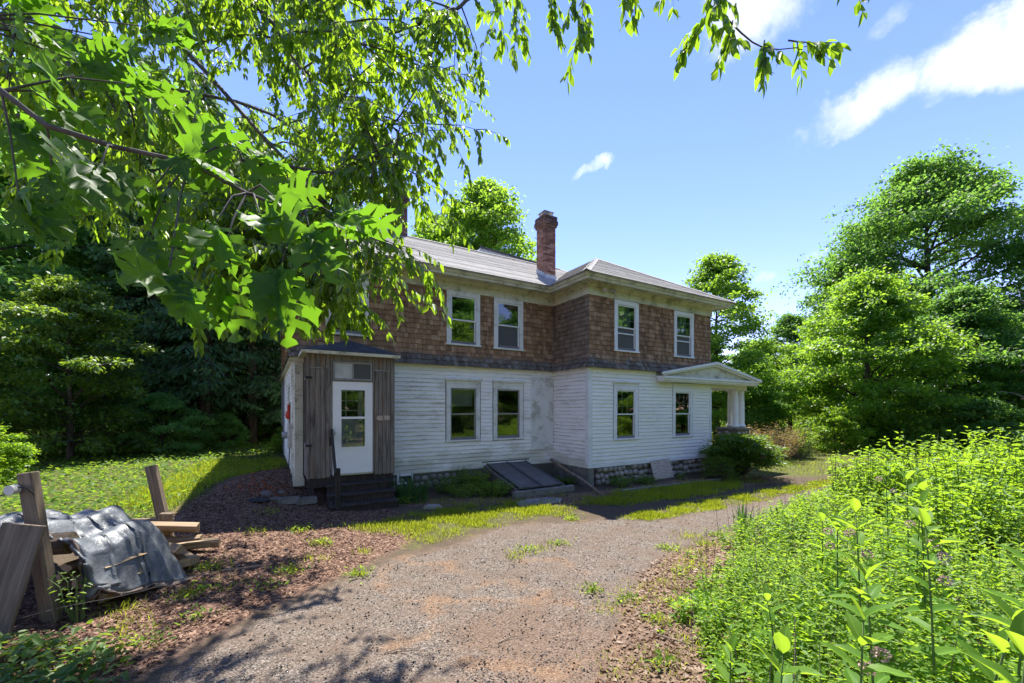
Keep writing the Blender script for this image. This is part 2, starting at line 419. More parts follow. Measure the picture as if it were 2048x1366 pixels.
def brick_mat():
    m, N = new_mat('old_red_brick'); hp = hpos(N); X, Y, Z = hxyz(N, hp)
    rnd = N.attr('rnd').outputs['Fac']
    c = N.ramp(rnd, [(0, (.14, .068, .050)), (.4, (.24, .125, .090)), (.75, (.32, .18, .135)), (1, (.40, .26, .21))])
    n = N.noise(hp, 26, 5, .6); n2 = N.noise(hp, 2.6, 4, .6)
    c = N.mix(N.math('MULTIPLY', N.smooth(n, .5, .75), .5), c, (.12, .08, .07))
    soot = N.math('MULTIPLY', N.smooth(N.math('ADD', Z, N.math('MULTIPLY', n2, .8)), 8.35, 9.2), .75)
    c = N.mix(soot, c, (.06, .048, .042))
    finish(N, c, .9, n, .5, .006, spec=.15)
    return m
MT['brick'] = brick_mat()
def tarp_mat():
    m, N = new_mat('silver_tarpaulin')
    co = N('ShaderNodeTexCoord').outputs['Object']
    n = N.noise(co, 5.5, 7, .62, .4); w = N.noise(co, 14, 6, .6, .8)
    c = N.mix(N.smooth(n, .3, .75), (.080, .090, .100), (.175, .19, .205))
    c = N.mix(N.math('MULTIPLY', N.smooth(N.noise(co, 1.7, 5, .6), .5, .75), .5), c, (.17, .15, .125))
    finish(N, c, .40, w, .5, .02, spec=.45)
    return m
MT['tarp'] = tarp_mat()
MT['hem'] = noise_mat('tarp_hem', [(.3, (.085, .06, .05)), (.7, (.17, .13, .11))], 6, .7, .2, .004)
# foliage
MT['oakleaf'] = leaf_mat('oak_leaf', (.030, .088, .014), (.068, .150, .022), (.22, .47, .02), .55, .06, .9, .46, veins=True)
MT['cherryleaf'] = leaf_mat('cherry_leaf', (.045, .120, .016), (.105, .210, .024), (.46, .72, .03), .60, .10, .5)
MT['maple'] = leaf_mat('maple_foliage', (.052, .140, .022), (.145, .265, .032), (.46, .74, .05), .54, .05, .45)
MT['oakfar'] = leaf_mat('oak_foliage', (.042, .115, .032), (.105, .215, .050), (.31, .58, .07), .54, .04, .3)
MT['darkfol'] = leaf_mat('shade_foliage', (.065, .170, .050), (.145, .295, .080), (.44, .80, .12), .54, .04, .3)
MT['spruce'] = leaf_mat('spruce_needles', (.052, .125, .050), (.120, .220, .078), (.28, .48, .10), .44, .03, .4)
MT['yew'] = leaf_mat('yew_needles', (.035, .095, .014), (.105, .200, .022), (.34, .52, .03), .38, .06, 1.6)
MT['brownshrub'] = leaf_mat('rusty_shrub_leaf', (.11, .12, .035), (.27, .16, .07), (.50, .34, .08), .45, .04, 1.3)
MT['weed'] = leaf_mat('weed_leaf', (.070, .165, .026), (.185, .285, .036), (.44, .64, .05), .54, .02, .6)
MT['weedshade'] = leaf_mat('shade_weed_leaf', (.045, .115, .018), (.115, .205, .028), (.38, .56, .04), .46, .06, .8)
MT['milkweed'] = leaf_mat('milkweed_leaf', (.085, .190, .028), (.165, .290, .040), (.48, .72, .04), .54, .03, 1.2, veins=True)
MT['bushleaf'] = leaf_mat('bush_leaf', (.072, .175, .018), (.170, .290, .026), (.46, .70, .03), .54, .03, .9)
MT['cover'] = leaf_mat('ground_cover_leaf', (.055, .130, .022), (.125, .220, .032), (.38, .56, .04), .46, .012, .45)
MT['grass'] = leaf_mat('grass_blade', (.105, .175, .016), (.255, .315, .026), (.62, .70, .04), .50, .04, .7)
MT['iris'] = leaf_mat('iris_blade', (.022, .075, .020), (.055, .145, .030), (.16, .34, .04), .35, .08, 1.0)
MT['stem'] = noise_mat('green_stem', [(.3, (.07, .12, .03)), (.7, (.14, .20, .06))], 12, .7, .1, .002)
MT['flower'] = leaf_mat('dusky_pink_flower', (.42, .27, .25), (.66, .52, .46), (.55, .38, .34), .35, .02, 3)
MT['deadleaf'] = leaf_mat('dry_leaf', (.10, .055, .030), (.36, .25, .16), (.28, .16, .08), .2, .03, 2.2)
MT['chip'] = leaf_mat('bark_chip', (.070, .034, .023), (.30, .185, .120), (.1, .06, .04), .05, .02, 2.5)
MT['gravelbit'] = leaf_mat('gravel_bit', (.09, .08, .07), (.38, .34, .30), (.1, .1, .1), .02, .03, 2.5)
MT['cone'] = noise_mat('black_cone', [(.3, (.012, .010, .009)), (.7, (.035, .028, .024))], 30, .9, .3, .002)
MT['deadtwig'] = noise_mat('pale_dead_wood', [(.3, (.26, .22, .20)), (.7, (.46, .41, .38))], 14, .85, .2, .004)
# ------------------------------------------------------------------ ground: one sheet, finer near the house
GRAVEL = [(-3.0, 2.2), (-2.75, 3.14), (-2.7, 3.76), (-2.5, 4.38), (-2.1, 5.3), (-1.65, 6.1), (-0.85, 6.85), (-0.13, 7.87), (1.55, 8.22), (2.11, 8.49), (3.18, 8.62), (5.39, 9.78), (7.63, 10.96), (10.4, 12.74), (16, 16), (16, 15.0), (10.28, 12.0), (6.62, 9.4), (4.84, 8.3), (3.53, 7.3), (2.35, 6.3), (1.7, 5.48), (1.05, 4.21), (0.62, 3.31), (.3, 2.0), (.2, -6), (-4, -6)]
MULCH = [(-5.06, 6.12), (-6.2, 7.56), (-6.42, 9.1), (-6.88, 12.28), (-5.4, 11.6), (-4.33, 9.58), (-2.47, 8.75), (-1.51, 7.6), (-1.83, 6.46), (-2.2, 5.3), (-2.6, 4.38), (-2.85, 3.76), (-3.1, 2.8), (-5.5, 3.0), (-5.2, 4.9)]
LAWN = [(-40, 4.6), (-6.68, 5.2), (-6.21, 6.24), (-5.98, 7.14), (-6.31, 8.37), (-6.85, 10.42), (-7.2, 12.6), (-9.0, 16), (-12, 24), (-40, 30)]
GRASS_A = [(-3.35, 7.23), (-2.53, 7.94), (-1.63, 9.39), (-0.29, 10.05), (1.17, 10.05), (1.62, 8.62), (0.36, 8.22), (-0.57, 7.37), (-1.26, 6.77), (-1.73, 6.4), (-1.84, 7.11), (-2.8, 7.16)]
GRASS_B = [(2.0, 8.32), (3.48, 9.42), (6.04, 10.96), (9.61, 12.92), (12.17, 14.47), (10.55, 12.92), (6.89, 10.5), (4.37, 9.0), (2.72, 8.15)]
GRASS_C = [(1.3, 9.5), (2.0, 10.5), (3.19, 11.4), (5.67, 12.48), (7.02, 12.74), (6.71, 11.67), (4.69, 10.34), (2.69, 9.42)]
LAWN_R = [(8.6, 14.2), (10, 13.6), (13, 15.2), (30, 24), (30, 40), (12, 34), (9.5, 22)]
WEEDS = [(13.26, 15.2), (8.0, 10.8), (5.6, 9.0), (3.5, 7.15), (3.05, 6.1), (2.15, 4.95), (1.75, 4.45), (1.62, 3.77), (1.6, 3.1), (.8, 1.9), (.9, .6), (6, .6), (24, 8), (24, 18)]
LITTER = [(1.7, 5.6), (2.38, 6.35), (3.6, 7.2), (4.4, 7.6), (3.6, 5.48), (2.6, 4.21), (2.5, 3.31), (2.4, 1.0), (.1, 1.0), (0.62, 3.31), (1.05, 4.21)]
BED = [(-3.6, 9.6), (2.1, 11.2), (8.8, 15.0), (8.6, 12.9), (2.2, 9.6), (0, 9.9), (-2.2, 9.1)]
RUST = [[(-1.59, 6.15), (-1.38, 5.87), (-0.9, 6.0), (-0.78, 5.64)], [(-1.76, 5.74), (-1.58, 4.96), (-1.37, 4.84), (-0.88, 4.74), (-0.79, 4.01), (-1.13, 3.82)], [(-0.88, 4.74), (-0.37, 4.82), (0.33, 4.82), (0.4, 5.03), (-0.09, 5.32), (-.5, 5.2)], [(0.38, 4.82), (0.87, 4.64), (1.31, 4.58)], [(.1, 6.0), (.7, 6.1), (1.0, 5.6)], [(-.4, 3.6), (.4, 3.5), (.9, 3.9)]]
xs = np.concatenate([np.linspace(-600, -40, 16), np.linspace(-36, -9, 28), np.arange(-8.5, 12, .085), np.linspace(12.5, 40, 40), np.linspace(48, 600, 16)])
ys = np.concatenate([np.linspace(-300, -14, 12), np.linspace(-11, 1.4, 14), np.arange(1.6, 14.5, .085), np.linspace(15, 45, 50), np.linspace(52, 900, 20)])
GX, GY = np.meshgrid(xs, ys); gx_, gy_ = GX.ravel(), GY.ravel()
near = np.exp(-((gx_ / 14) ** 2 + ((gy_ - 7) / 12) ** 2))
micro = near * (.010 * np.sin(gx_ * 9 + gy_ * 4) * np.sin(gy_ * 11 - gx_ * 3) + rng.normal(0, .0035, gx_.shape))
V = np.stack([gx_, gy_, ground_z(gx_, gy_) + micro - .02], 1)
# mound of mulch piled at the house corner
md = np.exp(-(((gx_ + 5.9) / 1.0) ** 2 + ((gy_ - 10.2) / 1.5) ** 2)); V[:, 2] += .28 * md
nx, ny = len(xs), len(ys)
ii = np.arange(nx * ny).reshape(ny, nx)
F = np.stack([ii[:-1, :-1].ravel(), ii[:-1, 1:].ravel(), ii[1:, 1:].ravel(), ii[1:, :-1].ravel()], 1)
def mound(x, y): return .28 * np.exp(-(((x + 5.9) / 1.0) ** 2 + ((y - 10.2) / 1.5) ** 2))
def gz2(x, y): return ground_z(x, y) + mound(x, y) - .02
gmesh = mesh_np('ground', V, F, None, smooth=True)
def add_mask(name, val):
    at = gmesh.attributes.new(name, 'FLOAT', 'POINT'); at.data.foreach_set('value', val.astype(np.float32))
def soft(sd, w): return np.clip(.5 + sd / (2 * w), 0, 1)
add_mask('gravel', soft(poly_sd(gx_, gy_, GRAVEL), .35)); add_mask('mulch', soft(poly_sd(gx_, gy_, MULCH), .4)); add_mask('litter', np.maximum(soft(poly_sd(gx_, gy_, LITTER), .4), soft(poly_sd(gx_, gy_, BED), .3) * .9))
green = np.maximum.reduce([w * soft(poly_sd(gx_, gy_, p), .5) for p, w in ((LAWN, 1), (GRASS_A, .62), (GRASS_B, .62), (GRASS_C, .7), (LAWN_R, 1))])
far = np.clip((np.hypot(gx_, gy_ - 8) - 24) / 10, 0, 1)
add_mask('green', np.maximum(green, far * .8))
DIRT = [(-1.1, 4.5), (-.2, 4.75), (.6, 4.85), (1.5, 4.7), (1.95, 5.6), (2.8, 6.6), (3.2, 6.2), (2.4, 4.4), (2.2, 2.0), (-.7, 2.0), (-.6, 3.7)]
add_mask('dirt', np.maximum(soft(poly_sd(gx_, gy_, DIRT), .8), soft(-np.abs(poly_sd(gx_, gy_, GRAVEL)) + .15, .35) * .8))
rust = np.zeros(len(gx_))
for line in RUST: rust = np.maximum(rust, np.clip(1 - poly_sd(gx_, gy_, line, False) / .22, 0, 1))
add_mask('rust', rust)
m, N = new_mat('ground_cover')
P_ = N.pos()
n1 = N.noise(P_, 1.7, 6, .65); n2 = N.noise(P_, 9, 5, .65); n3 = N.noise(P_, 60, 3, .6); n0 = N.noise(P_, .5, 4, .6)
vor = N('ShaderNodeTexVoronoi', {'Vector': P_, 'Scale': 85.0}, feature='F1'); vr = N('ShaderNodeSeparateColor', {0: vor.outputs['Color']}).outputs[0]
vor2 = N('ShaderNodeTexVoronoi', {'Vector': N.scalev(P_, (1, 1.3, 1)), 'Scale': 34.0}, feature='F1'); vr2 = N('ShaderNodeSeparateColor', {0: vor2.outputs['Color']}).outputs
def msk(name, amt=.5, lo=.35, hi=.65):
    a = N.attr(name).outputs['Fac']
    j = N.math('ADD', N.math('MULTIPLY', N.math('SUBTRACT', n1, .5), amt), N.math('MULTIPLY', N.math('SUBTRACT', n2, .5), amt * .8))
    return N.smooth(N.math('ADD', a, j), lo, hi)
soil = N.mix(n2, (.060, .048, .032), (.135, .100, .068))
grav = N.ramp(vr, [(0, (.045, .037, .030)), (.3, (.108, .088, .070)), (.75, (.168, .139, .111)), (1, (.30, .255, .215))])
grav = N.mix(N.math('MULTIPLY', N.smooth(n1, .40, .66), .65), grav, (.140, .100, .072))
grav = N.mix(N.math('MULTIPLY', N.smooth(n0, .52, .70), .5), grav, (.16, .115, .085))
mul = N.ramp(vr2[0], [(0, (.045, .024, .018)), (.35, (.105, .060, .044)), (.7, (.195, .118, .080)), (1, (.34, .23, .16))])
lit = N.ramp(vr2[1], [(0, (.060, .036, .024)), (.4, (.155, .095, .062)), (.8, (.27, .18, .12)), (1, (.40, .30, .22))])
rus = N.ramp(vr, [(0, (.15, .075, .035)), (.5, (.28, .150, .070)), (1, (.38, .24, .13))])
grn = N.mix(N.smooth(n2, .3, .7), (.060, .075, .020), (.125, .135, .032))
c = soil
c = N.mix(msk('mulch'), c, mul); c = N.mix(msk('litter'), c, lit); c = N.mix(msk('gravel', .6), c, grav)
dirt = N.mix(vr, (.088, .058, .039), (.205, .140, .098))
c = N.mix(N.math('MULTIPLY', msk('dirt', 1.1, .3, .9), .72), c, dirt)
c = N.mix(N.math('MULTIPLY', msk('rust', 1.7, .3, 1.15), .34), c, rus)
c = N.mix(N.math('MULTIPLY', msk('green', 1.0), .8), c, grn)
hgt = N.math('ADD', N.math('MULTIPLY', vor.outputs['Distance'], -.8), N.math('ADD', N.math('MULTIPLY', n3, .5), N.math('MULTIPLY', vor2.outputs['Distance'], -.7)))
finish(N, c, .95, hgt, .8, .012, spec=.12)
gmesh.materials.append(m)
tag(link('ground', gmesh), kind='structure')
# ------------------------------------------------------------------ house (built in its own frame, x along the front, y to the back)
XL, XR, S, BACK = -7.42, 5.72, 1.696, 11.7
house = empty('house', HOUSE_O, HOUSE_A)
tag(house, 'old two storey farmhouse with white clapboards below, brown shingles above and grey hip roof', 'house')
def front(y0): return lambda s, z, d: (s, y0 - d, z)
def left(x0): return lambda s, z, d: (x0 - d, s, z)
def right(x0): return lambda s, z, d: (x0 + d, s, z)
def wbox(mb, fr, s0, s1, z0, z1, d0, d1):
    a = fr(s0, z0, d0); b = fr(s1, z1, d1)
    mb.box(min(a[0], b[0]), max(a[0], b[0]), min(a[1], b[1]), max(a[1], b[1]), z0, z1)
def hworld(x, y, z=0.0):
    c, s = math.cos(HOUSE_A), math.sin(HOUSE_A)
    return Vector((HOUSE_O.x + c * x - s * y, HOUSE_O.y + s * x + c * y, z))
FM, FW, FR, FL = front(S), front(0.0), left(0.0), left(XL)
# (s0, s1, z0, z1) outer casing
UP_M = [(-6.78, -5.78, 4.02, 5.54), (-3.69, -2.66, 4.01, 5.54), (-2.20, -1.18, 4.00, 5.54)]
LO_M = [(-3.70, -2.66, 1.29, 2.93), (-2.22, -1.18, 1.29, 2.93)]
PANEL = (-0.89, -0.03, 0.97, 3.22)
UP_W = [(1.00, 2.03, 3.96, 5.52), (3.72, 4.74, 3.96, 5.52)]
LO_W = [(0.97, 2.00, 1.27, 2.92), (3.65, 4.68, 1.27, 2.92)]
UP_L = [(S + 3.0, S + 3.9, 4.0, 5.5)]; LO_L = [(S + 2.3, S + 3.1, 1.45, 2.95)]
PORCH_X0, PORCH_X1, PORCH_Y = -7.23, -5.40, 0.69
def shrink(o, k): return (o[0] + k, o[1] - k, o[2] + k, o[3] - k)
def backing(name, fr, s0, s1, z0, z1, openings, mat, th=.14):
    S_ = sorted({s0, s1, *[v for o in openings for v in o[:2]]}); Z_ = sorted({z0, z1, *[v for o in openings for v in o[2:]]})
    mb = MB()
    for a, b in zip(S_, S_[1:]):
        for c, d in zip(Z_, Z_[1:]):
            m = ((a + b) / 2, (c + d) / 2)
            if any(o[0] < m[0] < o[1] and o[2] < m[1] < o[3] for o in openings): continue
            wbox(mb, fr, a, b, c, d, -th, 0)
    return mb.build(name, mat, house)
def gaps(s0, s1, z0, z1, openings):
    iv = [(s0, s1)]
    for o in openings:
        if o[2] < z1 - .012 and o[3] > z0 + .012:
            nxt = []
            for a, b in iv:
                if o[1] <= a or o[0] >= b: nxt.append((a, b)); continue
                if o[0] > a: nxt.append((a, o[0]))
                if o[1] < b: nxt.append((o[1], b))
            iv = nxt
    return [(a, b) for a, b in iv if b - a > .02]
K_IN = .13
wall_main = backing('wall', FM, XL, 0, .45, 5.9, [shrink(o, K_IN) for o in UP_M + LO_M] + [(-6.70, -5.95, .78, 2.78)], MT['interior'])
wall_wing = backing('wall', FW, 0, XR, .45, 5.9, [shrink(o, K_IN) for o in UP_W + LO_W], MT['interior'])
wall_ret = backing('wall', FR, 0.14, S + .14, .45, 5.9, [], MT['interior'])
wall_left = backing('wall', FL, S, BACK, .45, 5.9, [shrink(o, K_IN) for o in UP_L + LO_L], MT['interior'])
mb = MB(); wbox(mb, right(XR), .14, BACK, .45, 5.9, -.14, 0); wbox(mb, front(BACK), XL, XR, .45, 5.9, -.14, 0)
wall_far = mb.build('wall', MT['white'], house)
mb = MB()
for z in (.46, 3.22, 5.72):
    mb.box(XL + .15, XR - .15, S + .15, BACK - .01, z, z + .1); mb.box(.15, XR - .15, .15, S + .15, z, z + .1)
mb.box(-2.43, -2.35, S + .2, BACK - .1, .6, 5.7); mb.box(-.5, -.4, S + .2, BACK - .1, .6, 5.7); mb.box(2.8, 2.9, .2, BACK - .1, .6, 5.7); mb.box(XL + .2, XR - .2, S + 3.6, S + 3.7, .6, 5.7)
mb.build('floor', MT['interior'], house)
# clapboards, one object per board length
def clap_mesh(mat):
    e = CLAP_E
    prof = [(.000, .0), (.024, .0), (.0285, .004), (.028, .014), (.007, e + .012), (.000, e + .012)]
    vs = [(x, -d, z) for x in (0, 1) for d, z in prof]; n = len(prof)
    fs = [tuple(range(n - 1, -1, -1)), tuple(range(n, 2 * n))] + [(i, (i + 1) % n, n + (i + 1) % n, n + i) for i in range(n)]
    return mesh_np('clapboard', vs, [tuple(reversed(f)) for f in fs], mat)
CM_OLD, CM_NEW = clap_mesh(MT['clap']), clap_mesh(MT['clapw'])
n_clap = 0
def clapboards(fr_kind, base, s0, s1, openings, me, parent, z_top=3.43, splits=()):
    global n_clap
    z = CLAP_Z0; k = 0
    while z < z_top:
        for a, b in gaps(s0, s1, z, z + CLAP_E, openings):
            segs = [(a, b)]
            if b - a > 2.4 and rng.random() < .6:
                c = a + (b - a) * rng.uniform(.3, .7); segs = [(a, c - .0015), (c + .0015, b)]
            for a2, b2 in segs:
                dz = rng.normal(0, .0014); tilt = rng.normal(0, .0009); dd = .001 + abs(rng.normal(0, .0012))
                if fr_kind == 'front': loc, rz = (a2, base - dd, z + dz), 0
                elif fr_kind == 'left': loc, rz = (base - dd, b2, z + dz), -math.pi / 2
                link('clapboard', me, parent, loc, (0, tilt, rz), (b2 - a2, 1, 1)); n_clap += 1
        # short pieces above and below openings that end part-way up a board
        for o in openings:
            for za, zb in ((z, min(o[2], z + CLAP_E)) if z < o[2] < z + CLAP_E - .012 else (0, 0), (max(o[3], z), z + CLAP_E) if z + .012 < o[3] < z + CLAP_E else (0, 0)):
                a, b = max(o[0], s0), min(o[1], s1)
                if zb - za > .012 and b - a > .02 and zb < z_top + .1:
                    loc, rz = ((a, base - .0005, za), 0) if fr_kind == 'front' else ((base - .0005, b, za), -math.pi / 2)
                    link('clapboard', me, parent, loc, (0, 0, rz), (b - a, 1, (zb - za) / CLAP_E)); n_clap += 1
        z += CLAP_E; k += 1
HOOD = .15
hooded = [(o[0] - .03, o[1] + .03, o[2] - .02, o[3] + HOOD) for o in LO_M]
clapboards('front', S, XL + .02, -.012, hooded + [PANEL, (PORCH_X0 - .05, PORCH_X1 + .015, 0, 3.43), (XL, PORCH_X0, 0, 3.5)], CM_OLD, wall_main)
hoodedw = [(o[0] - .03, o[1] + .03, o[2] - .02, o[3] + HOOD) for o in LO_W]
clapboards('front', 0, .125, XR - .10, hoodedw, CM_NEW, wall_wing)
clapboards('left', 0, .115, S - .012, [], CM_OLD, wall_ret)
clapboards('left', XL, S + .12, S + 6.0, [(o[0] - .03, o[1] + .03, o[2], o[3]) for o in LO_L], CM_OLD, wall_left)
# corner boards, water table, band above the clapboards
mb = MB(); wbox(mb, FW, 0.0, .12, .60, 3.43, .0, .03); mb.build('corner_board', MT['white'], house)
mb = MB(); wbox(mb, FR, -.03, .11, .60, 3.43, .0, .028); mb.build('corner_board', MT['white'], house)
mb = MB(); wbox(mb, FW, XR - .1, XR + .03, .60, 3.43, .0, .03); mb.build('corner_board', MT['white'], house)
mb = MB(); wbox(mb, FW, -.03, XR + .03, .50, .60, .002, .038); mb.build('water_table', MT['white'], house)
mb = MB(); wbox(mb, FR, 0, S - .04, .50, .60, .002, .036); mb.build('water_table', MT['clap'], house)
mb = MB(); wbox(mb, FM, PORCH_X1, -.04, .49, .60, .002, .034); mb.build('water_table', MT['clap'], house)
# cedar shingles: rows with a flared skirt
SH_Z0, SH_E = 3.42, .1365
def flare(z): return .15 * max(0, (3.98 - z) / .56) ** 1.7
def shingle_rows(fr, s0, s1, z1, openings, grow0, grow1):
    out = []; z = SH_Z0
    while z < z1 - .02:
        fl = flare(z); zt = min(z + SH_E * 1.12, z1 + .02)
        for a, b in gaps(s0 - grow0 * fl, s1 + grow1 * fl, z, z + SH_E, openings):
            s = a
            while s < b - .01:
                w = rng.choice([.08, .095, .11, .125, .14, .165]) * rng.uniform(.92, 1.08)
                e = min(s + w, b)
                if b - e < .05: e = b
                zb = z + rng.normal(0, .004) - (.012 if rng.random() < .05 else 0)
                th = rng.uniform(.024, .036); sk = rng.normal(0, .003)
                d0 = flare(zb); d1 = flare(zt)
                q = []
                for d_b, d_t in ((d0 - .006, d1 - .006), (d0 + th, d1 + .006)):
                    q += [fr(s + .002, zb + sk, d_b), fr(e - .002, zb - sk, d_b), fr(e - .002, zt, d_t), fr(s + .002, zt, d_t)]
                out.append((q, rng.random()))
                s = e
        z += SH_E
    return out
SHF = [(0, 1, 2, 3), (7, 6, 5, 4), (4, 5, 1, 0), (5, 6, 2, 1), (6, 7, 3, 2), (7, 4, 0, 3)]
sh_main = shingle_rows(FM, XL, -.02, 5.56, UP_M, 1, 0)
sh_wing = shingle_rows(FW, 0, XR, 5.56, UP_W, 1, 1)
sh_ret = shingle_rows(FR, 0, S - .02, 5.56, [], 1, 0)
sh_left = shingle_rows(FL, S, BACK, 5.56, UP_L, 1, 1)
sh_right = []
def hpx(q):
    p = hworld(q[0], q[1], q[2]); return 1024 + 828 * p.x / p.y, 820 - 828 * (p.z - CAM_Z) / p.y
pool = [(s, wall_main) for s in sh_main] + [(s, wall_wing) for s in sh_wing] + [(s, wall_ret) for s in sh_ret]
def seen_size(sq):
    q = sq[0][0]; pts = [hpx(v) for v in q[4:]]
    xs = [p[0] for p in pts]; ys = [p[1] for p in pts]
    hidden = -1e6 if max(xs) < 835 else 0
    return hidden + (max(xs) - min(xs)) * (max(ys) - min(ys))
pool.sort(key=seen_size, reverse=True)
for (q, r), par in pool[:300]:
    link('shingle', mesh_np('shingle', q, [tuple(reversed(f)) for f in SHF], MT['shingle'], rnd=[r] * 8), par)
mb = MB()
for (q, r), par in pool[300:] + [(s, None) for s in sh_left]:
    mb.cur = r; mb.add(q, [tuple(reversed(f)) for f in SHF])
tag(mb.build('shingle_courses', MT['shingle'], house), kind='stuff')
mb = MB()
for fr, a, b in ((FM, XL - .12, 0), (FW, -.12, XR + .12), (FR, -.12, S), (FL, S - .12, BACK)): wbox(mb, fr, a, b, 3.405, 3.418, .0, .125)
mb.build('skirt_soffit', MT['trim'], house)
# cornice run round the eaves with mitred corners
def sweep(path, prof, name, mat):
    path = [Vector(p) for p in path]; vs = []; fs = []; n = len(prof)
    for i, p in enumerate(path):
        ds = []
        if i > 0: ds.append((path[i] - path[i - 1]).normalized())
        if i < len(path) - 1: ds.append((path[i + 1] - path[i]).normalized())
        ns = [Vector((d.y, -d.x)) for d in ds]
        m = ns[0] if len(ns) == 1 else (ns[0] + ns[1]) / (1 + ns[0].dot(ns[1]))
        vs += [(p.x + m.x * d, p.y + m.y * d, z) for d, z in prof]
    for i in range(len(path) - 1):
        for k in range(n):
            k2 = (k + 1) % n; fs.append((i * n + k, i * n + k2, (i + 1) * n + k2, (i + 1) * n + k))
    return link(name, mesh_np(name, vs, fs, mat), house)
EAVE = [(XL, BACK), (XL, S), (0, S), (0, 0), (XR, 0), (XR, BACK)]
sweep(EAVE, [(.0, 5.53), (.045, 5.53), (.045, 5.745), (.0, 5.745)], 'frieze', MT['frieze'])
sweep(EAVE, [(.0, 5.748), (.06, 5.748), (.07, 5.775), (.11, 5.80), (.125, 5.835), (.41, 5.835), (.41, 5.81), (.455, 5.81), (.47, 5.845), (.475, 5.87), (.51, 5.885), (.54, 5.93), (.555, 5.935), (.555, 5.965), (.0, 5.965)], 'cornice', MT['trim'])
# roofs: stepped shingle courses on each plane
OV, ZE, SL = .58, 5.968, .584
def roof_plane(mb, poly, course=.145, step=.011):
    P = [Vector(p) for p in poly]; o = P[0]; ex = (P[1] - P[0]).normalized(); nrm = (P[1] - P[0]).cross(P[2] - P[0]).normalized()
    if nrm.z < 0: nrm = -nrm
    ey = nrm.cross(ex)
    if ey.z < 0: ey = -ey
    q = [((p - o).dot(ex), (p - o).dot(ey)) for p in P]; top = max(v for _, v in q)
    def span(r):
        xs = []
        for i in range(len(q)):
            (x0, r0), (x1, r1) = q[i], q[(i + 1) % len(q)]
            if abs(r1 - r0) < 1e-6:
                if abs(r - r0) < 1e-4: xs += [x0, x1]
            elif min(r0, r1) - 1e-6 <= r <= max(r0, r1) + 1e-6: xs.append(x0 + (x1 - x0) * (r - r0) / (r1 - r0))
        return (min(xs), max(xs)) if xs else None
    r = 0.0
    while r < top - 1e-4:
        r1 = min(r + course, top - 1e-5); a = span(max(r, 1e-5)); b = span(r1)
        if a and b:
            st = step * rng.uniform(.7, 1.3)
            f = lambda s, rr, d: o + ex * s + ey * rr + nrm * d
            mb.add([f(a[0], r, 0), f(a[1], r, 0), f(a[1], r, st), f(a[0], r, st), f(b[1], r1, 0.001), f(b[0], r1, 0.001)], [(0, 1, 2, 3), (3, 2, 4, 5)])
        r += course
    mb.add([p - nrm * .03 for p in P], [tuple(range(len(P)))])
RY, RZ_ = S + 3.0, ZE + SL * 3.58
rx0, rx1 = XL + 3.0, 2.45
roof = MB()
roof_plane(roof, [(XL - OV, S - OV, ZE), (XR + OV, S - OV, ZE), (rx1, RY, RZ_), (rx0, RY, RZ_)])
roof_plane(roof, [(XL - OV, BACK + OV, ZE), (XL - OV, S - OV, ZE), (rx0, RY, RZ_), (rx0, BACK - 3, RZ_)])
roof_plane(roof, [(XR + OV, S - OV, ZE), (XR + OV, BACK + OV, ZE), (rx1, BACK - 3, RZ_), (rx1, RY, RZ_)])
roof_plane(roof, [(XL - OV, BACK + OV, ZE), (XR + OV, BACK + OV, ZE), (rx1, BACK - 3, RZ_), (rx0, BACK - 3, RZ_)])
roof.add([(rx0, RY, RZ_), (rx1, RY, RZ_), (rx1, BACK - 3, RZ_), (rx0, BACK - 3, RZ_)], [(0, 1, 2, 3)])
roof_o = roof.build('roof', MT['roof'], house)
AP, APZ = 2.86, ZE + SL * 3.44
wr = MB()
roof_plane(wr, [(-OV, -OV, ZE), (XR + OV, -OV, ZE), (AP, AP, APZ)])
roof_plane(wr, [(-OV, 5.6, ZE), (-OV, -OV, ZE), (AP, AP, APZ), (AP, 5.6, APZ)])
roof_plane(wr, [(XR + OV, -OV, ZE), (XR + OV, 1.0, ZE), (AP, 4.43, APZ), (AP, AP, APZ)])
wr.build('roof', MT['roof'], house)
def ridge_cap(a, b, mat=MT['roof']):
    a, b = Vector(a), Vector(b); n = int((b - a).length / .2); m = MB(); t = (b - a).normalized()
    side = Vector((t.y, -t.x, 0)).normalized() * .12
    for i in range(n):
        p = a + (b - a) * (i / n); q = a + (b - a) * ((i + 1.15) / n); up = Vector((0, 0, .03)); lo = Vector((0, 0, -.035))
        m.add([p + up + Vector((0, 0, .006)), p + side + lo, p - side + lo, q + up, q + side + lo, q - side + lo], [(0, 1, 4, 3), (2, 0, 3, 5)])
    return m.build('ridge_cap', mat, roof_o)
ridge_cap((-OV, -OV, ZE + .01), (AP, AP, APZ + .01)); ridge_cap((XR + OV, -OV, ZE + .01), (AP, AP, APZ + .01)); ridge_cap((rx0, RY, RZ_), (rx1, RY, RZ_)); ridge_cap((XL - OV, S - OV, ZE + .01), (rx0, RY, RZ_)); ridge_cap((rx1, RY, RZ_), (XR - .2, S + .2, ZE + .4))
# pale low roof light curb behind the ridge
mb = MB(); y0, y1 = RY + 1.0, RY + 2.4
mb.add([(-.95, y0, RZ_), (2.4, y0, RZ_), (2.4, y1, RZ_), (-.95, y1, RZ_), (-.62, y0 + .05, RZ_ + .62), (2.3, y0 + .05, RZ_ + .46), (2.3, y1, RZ_ + .46), (-.62, y1, RZ_ + .62)], [(0, 1, 5, 4), (1, 2, 6, 5), (2, 3, 7, 6), (3, 0, 4, 7), (4, 5, 6, 7)])
mb.build('roof_deck_curb', MT['flash'], house)
mb = MB(); mb.obox((.84, y0 + .02, RZ_ + .56), (1.49, 0, -.08), (0, .06, 0), (0, 0, .02)); mb.build('curb_edge', MT['roof2'], house)
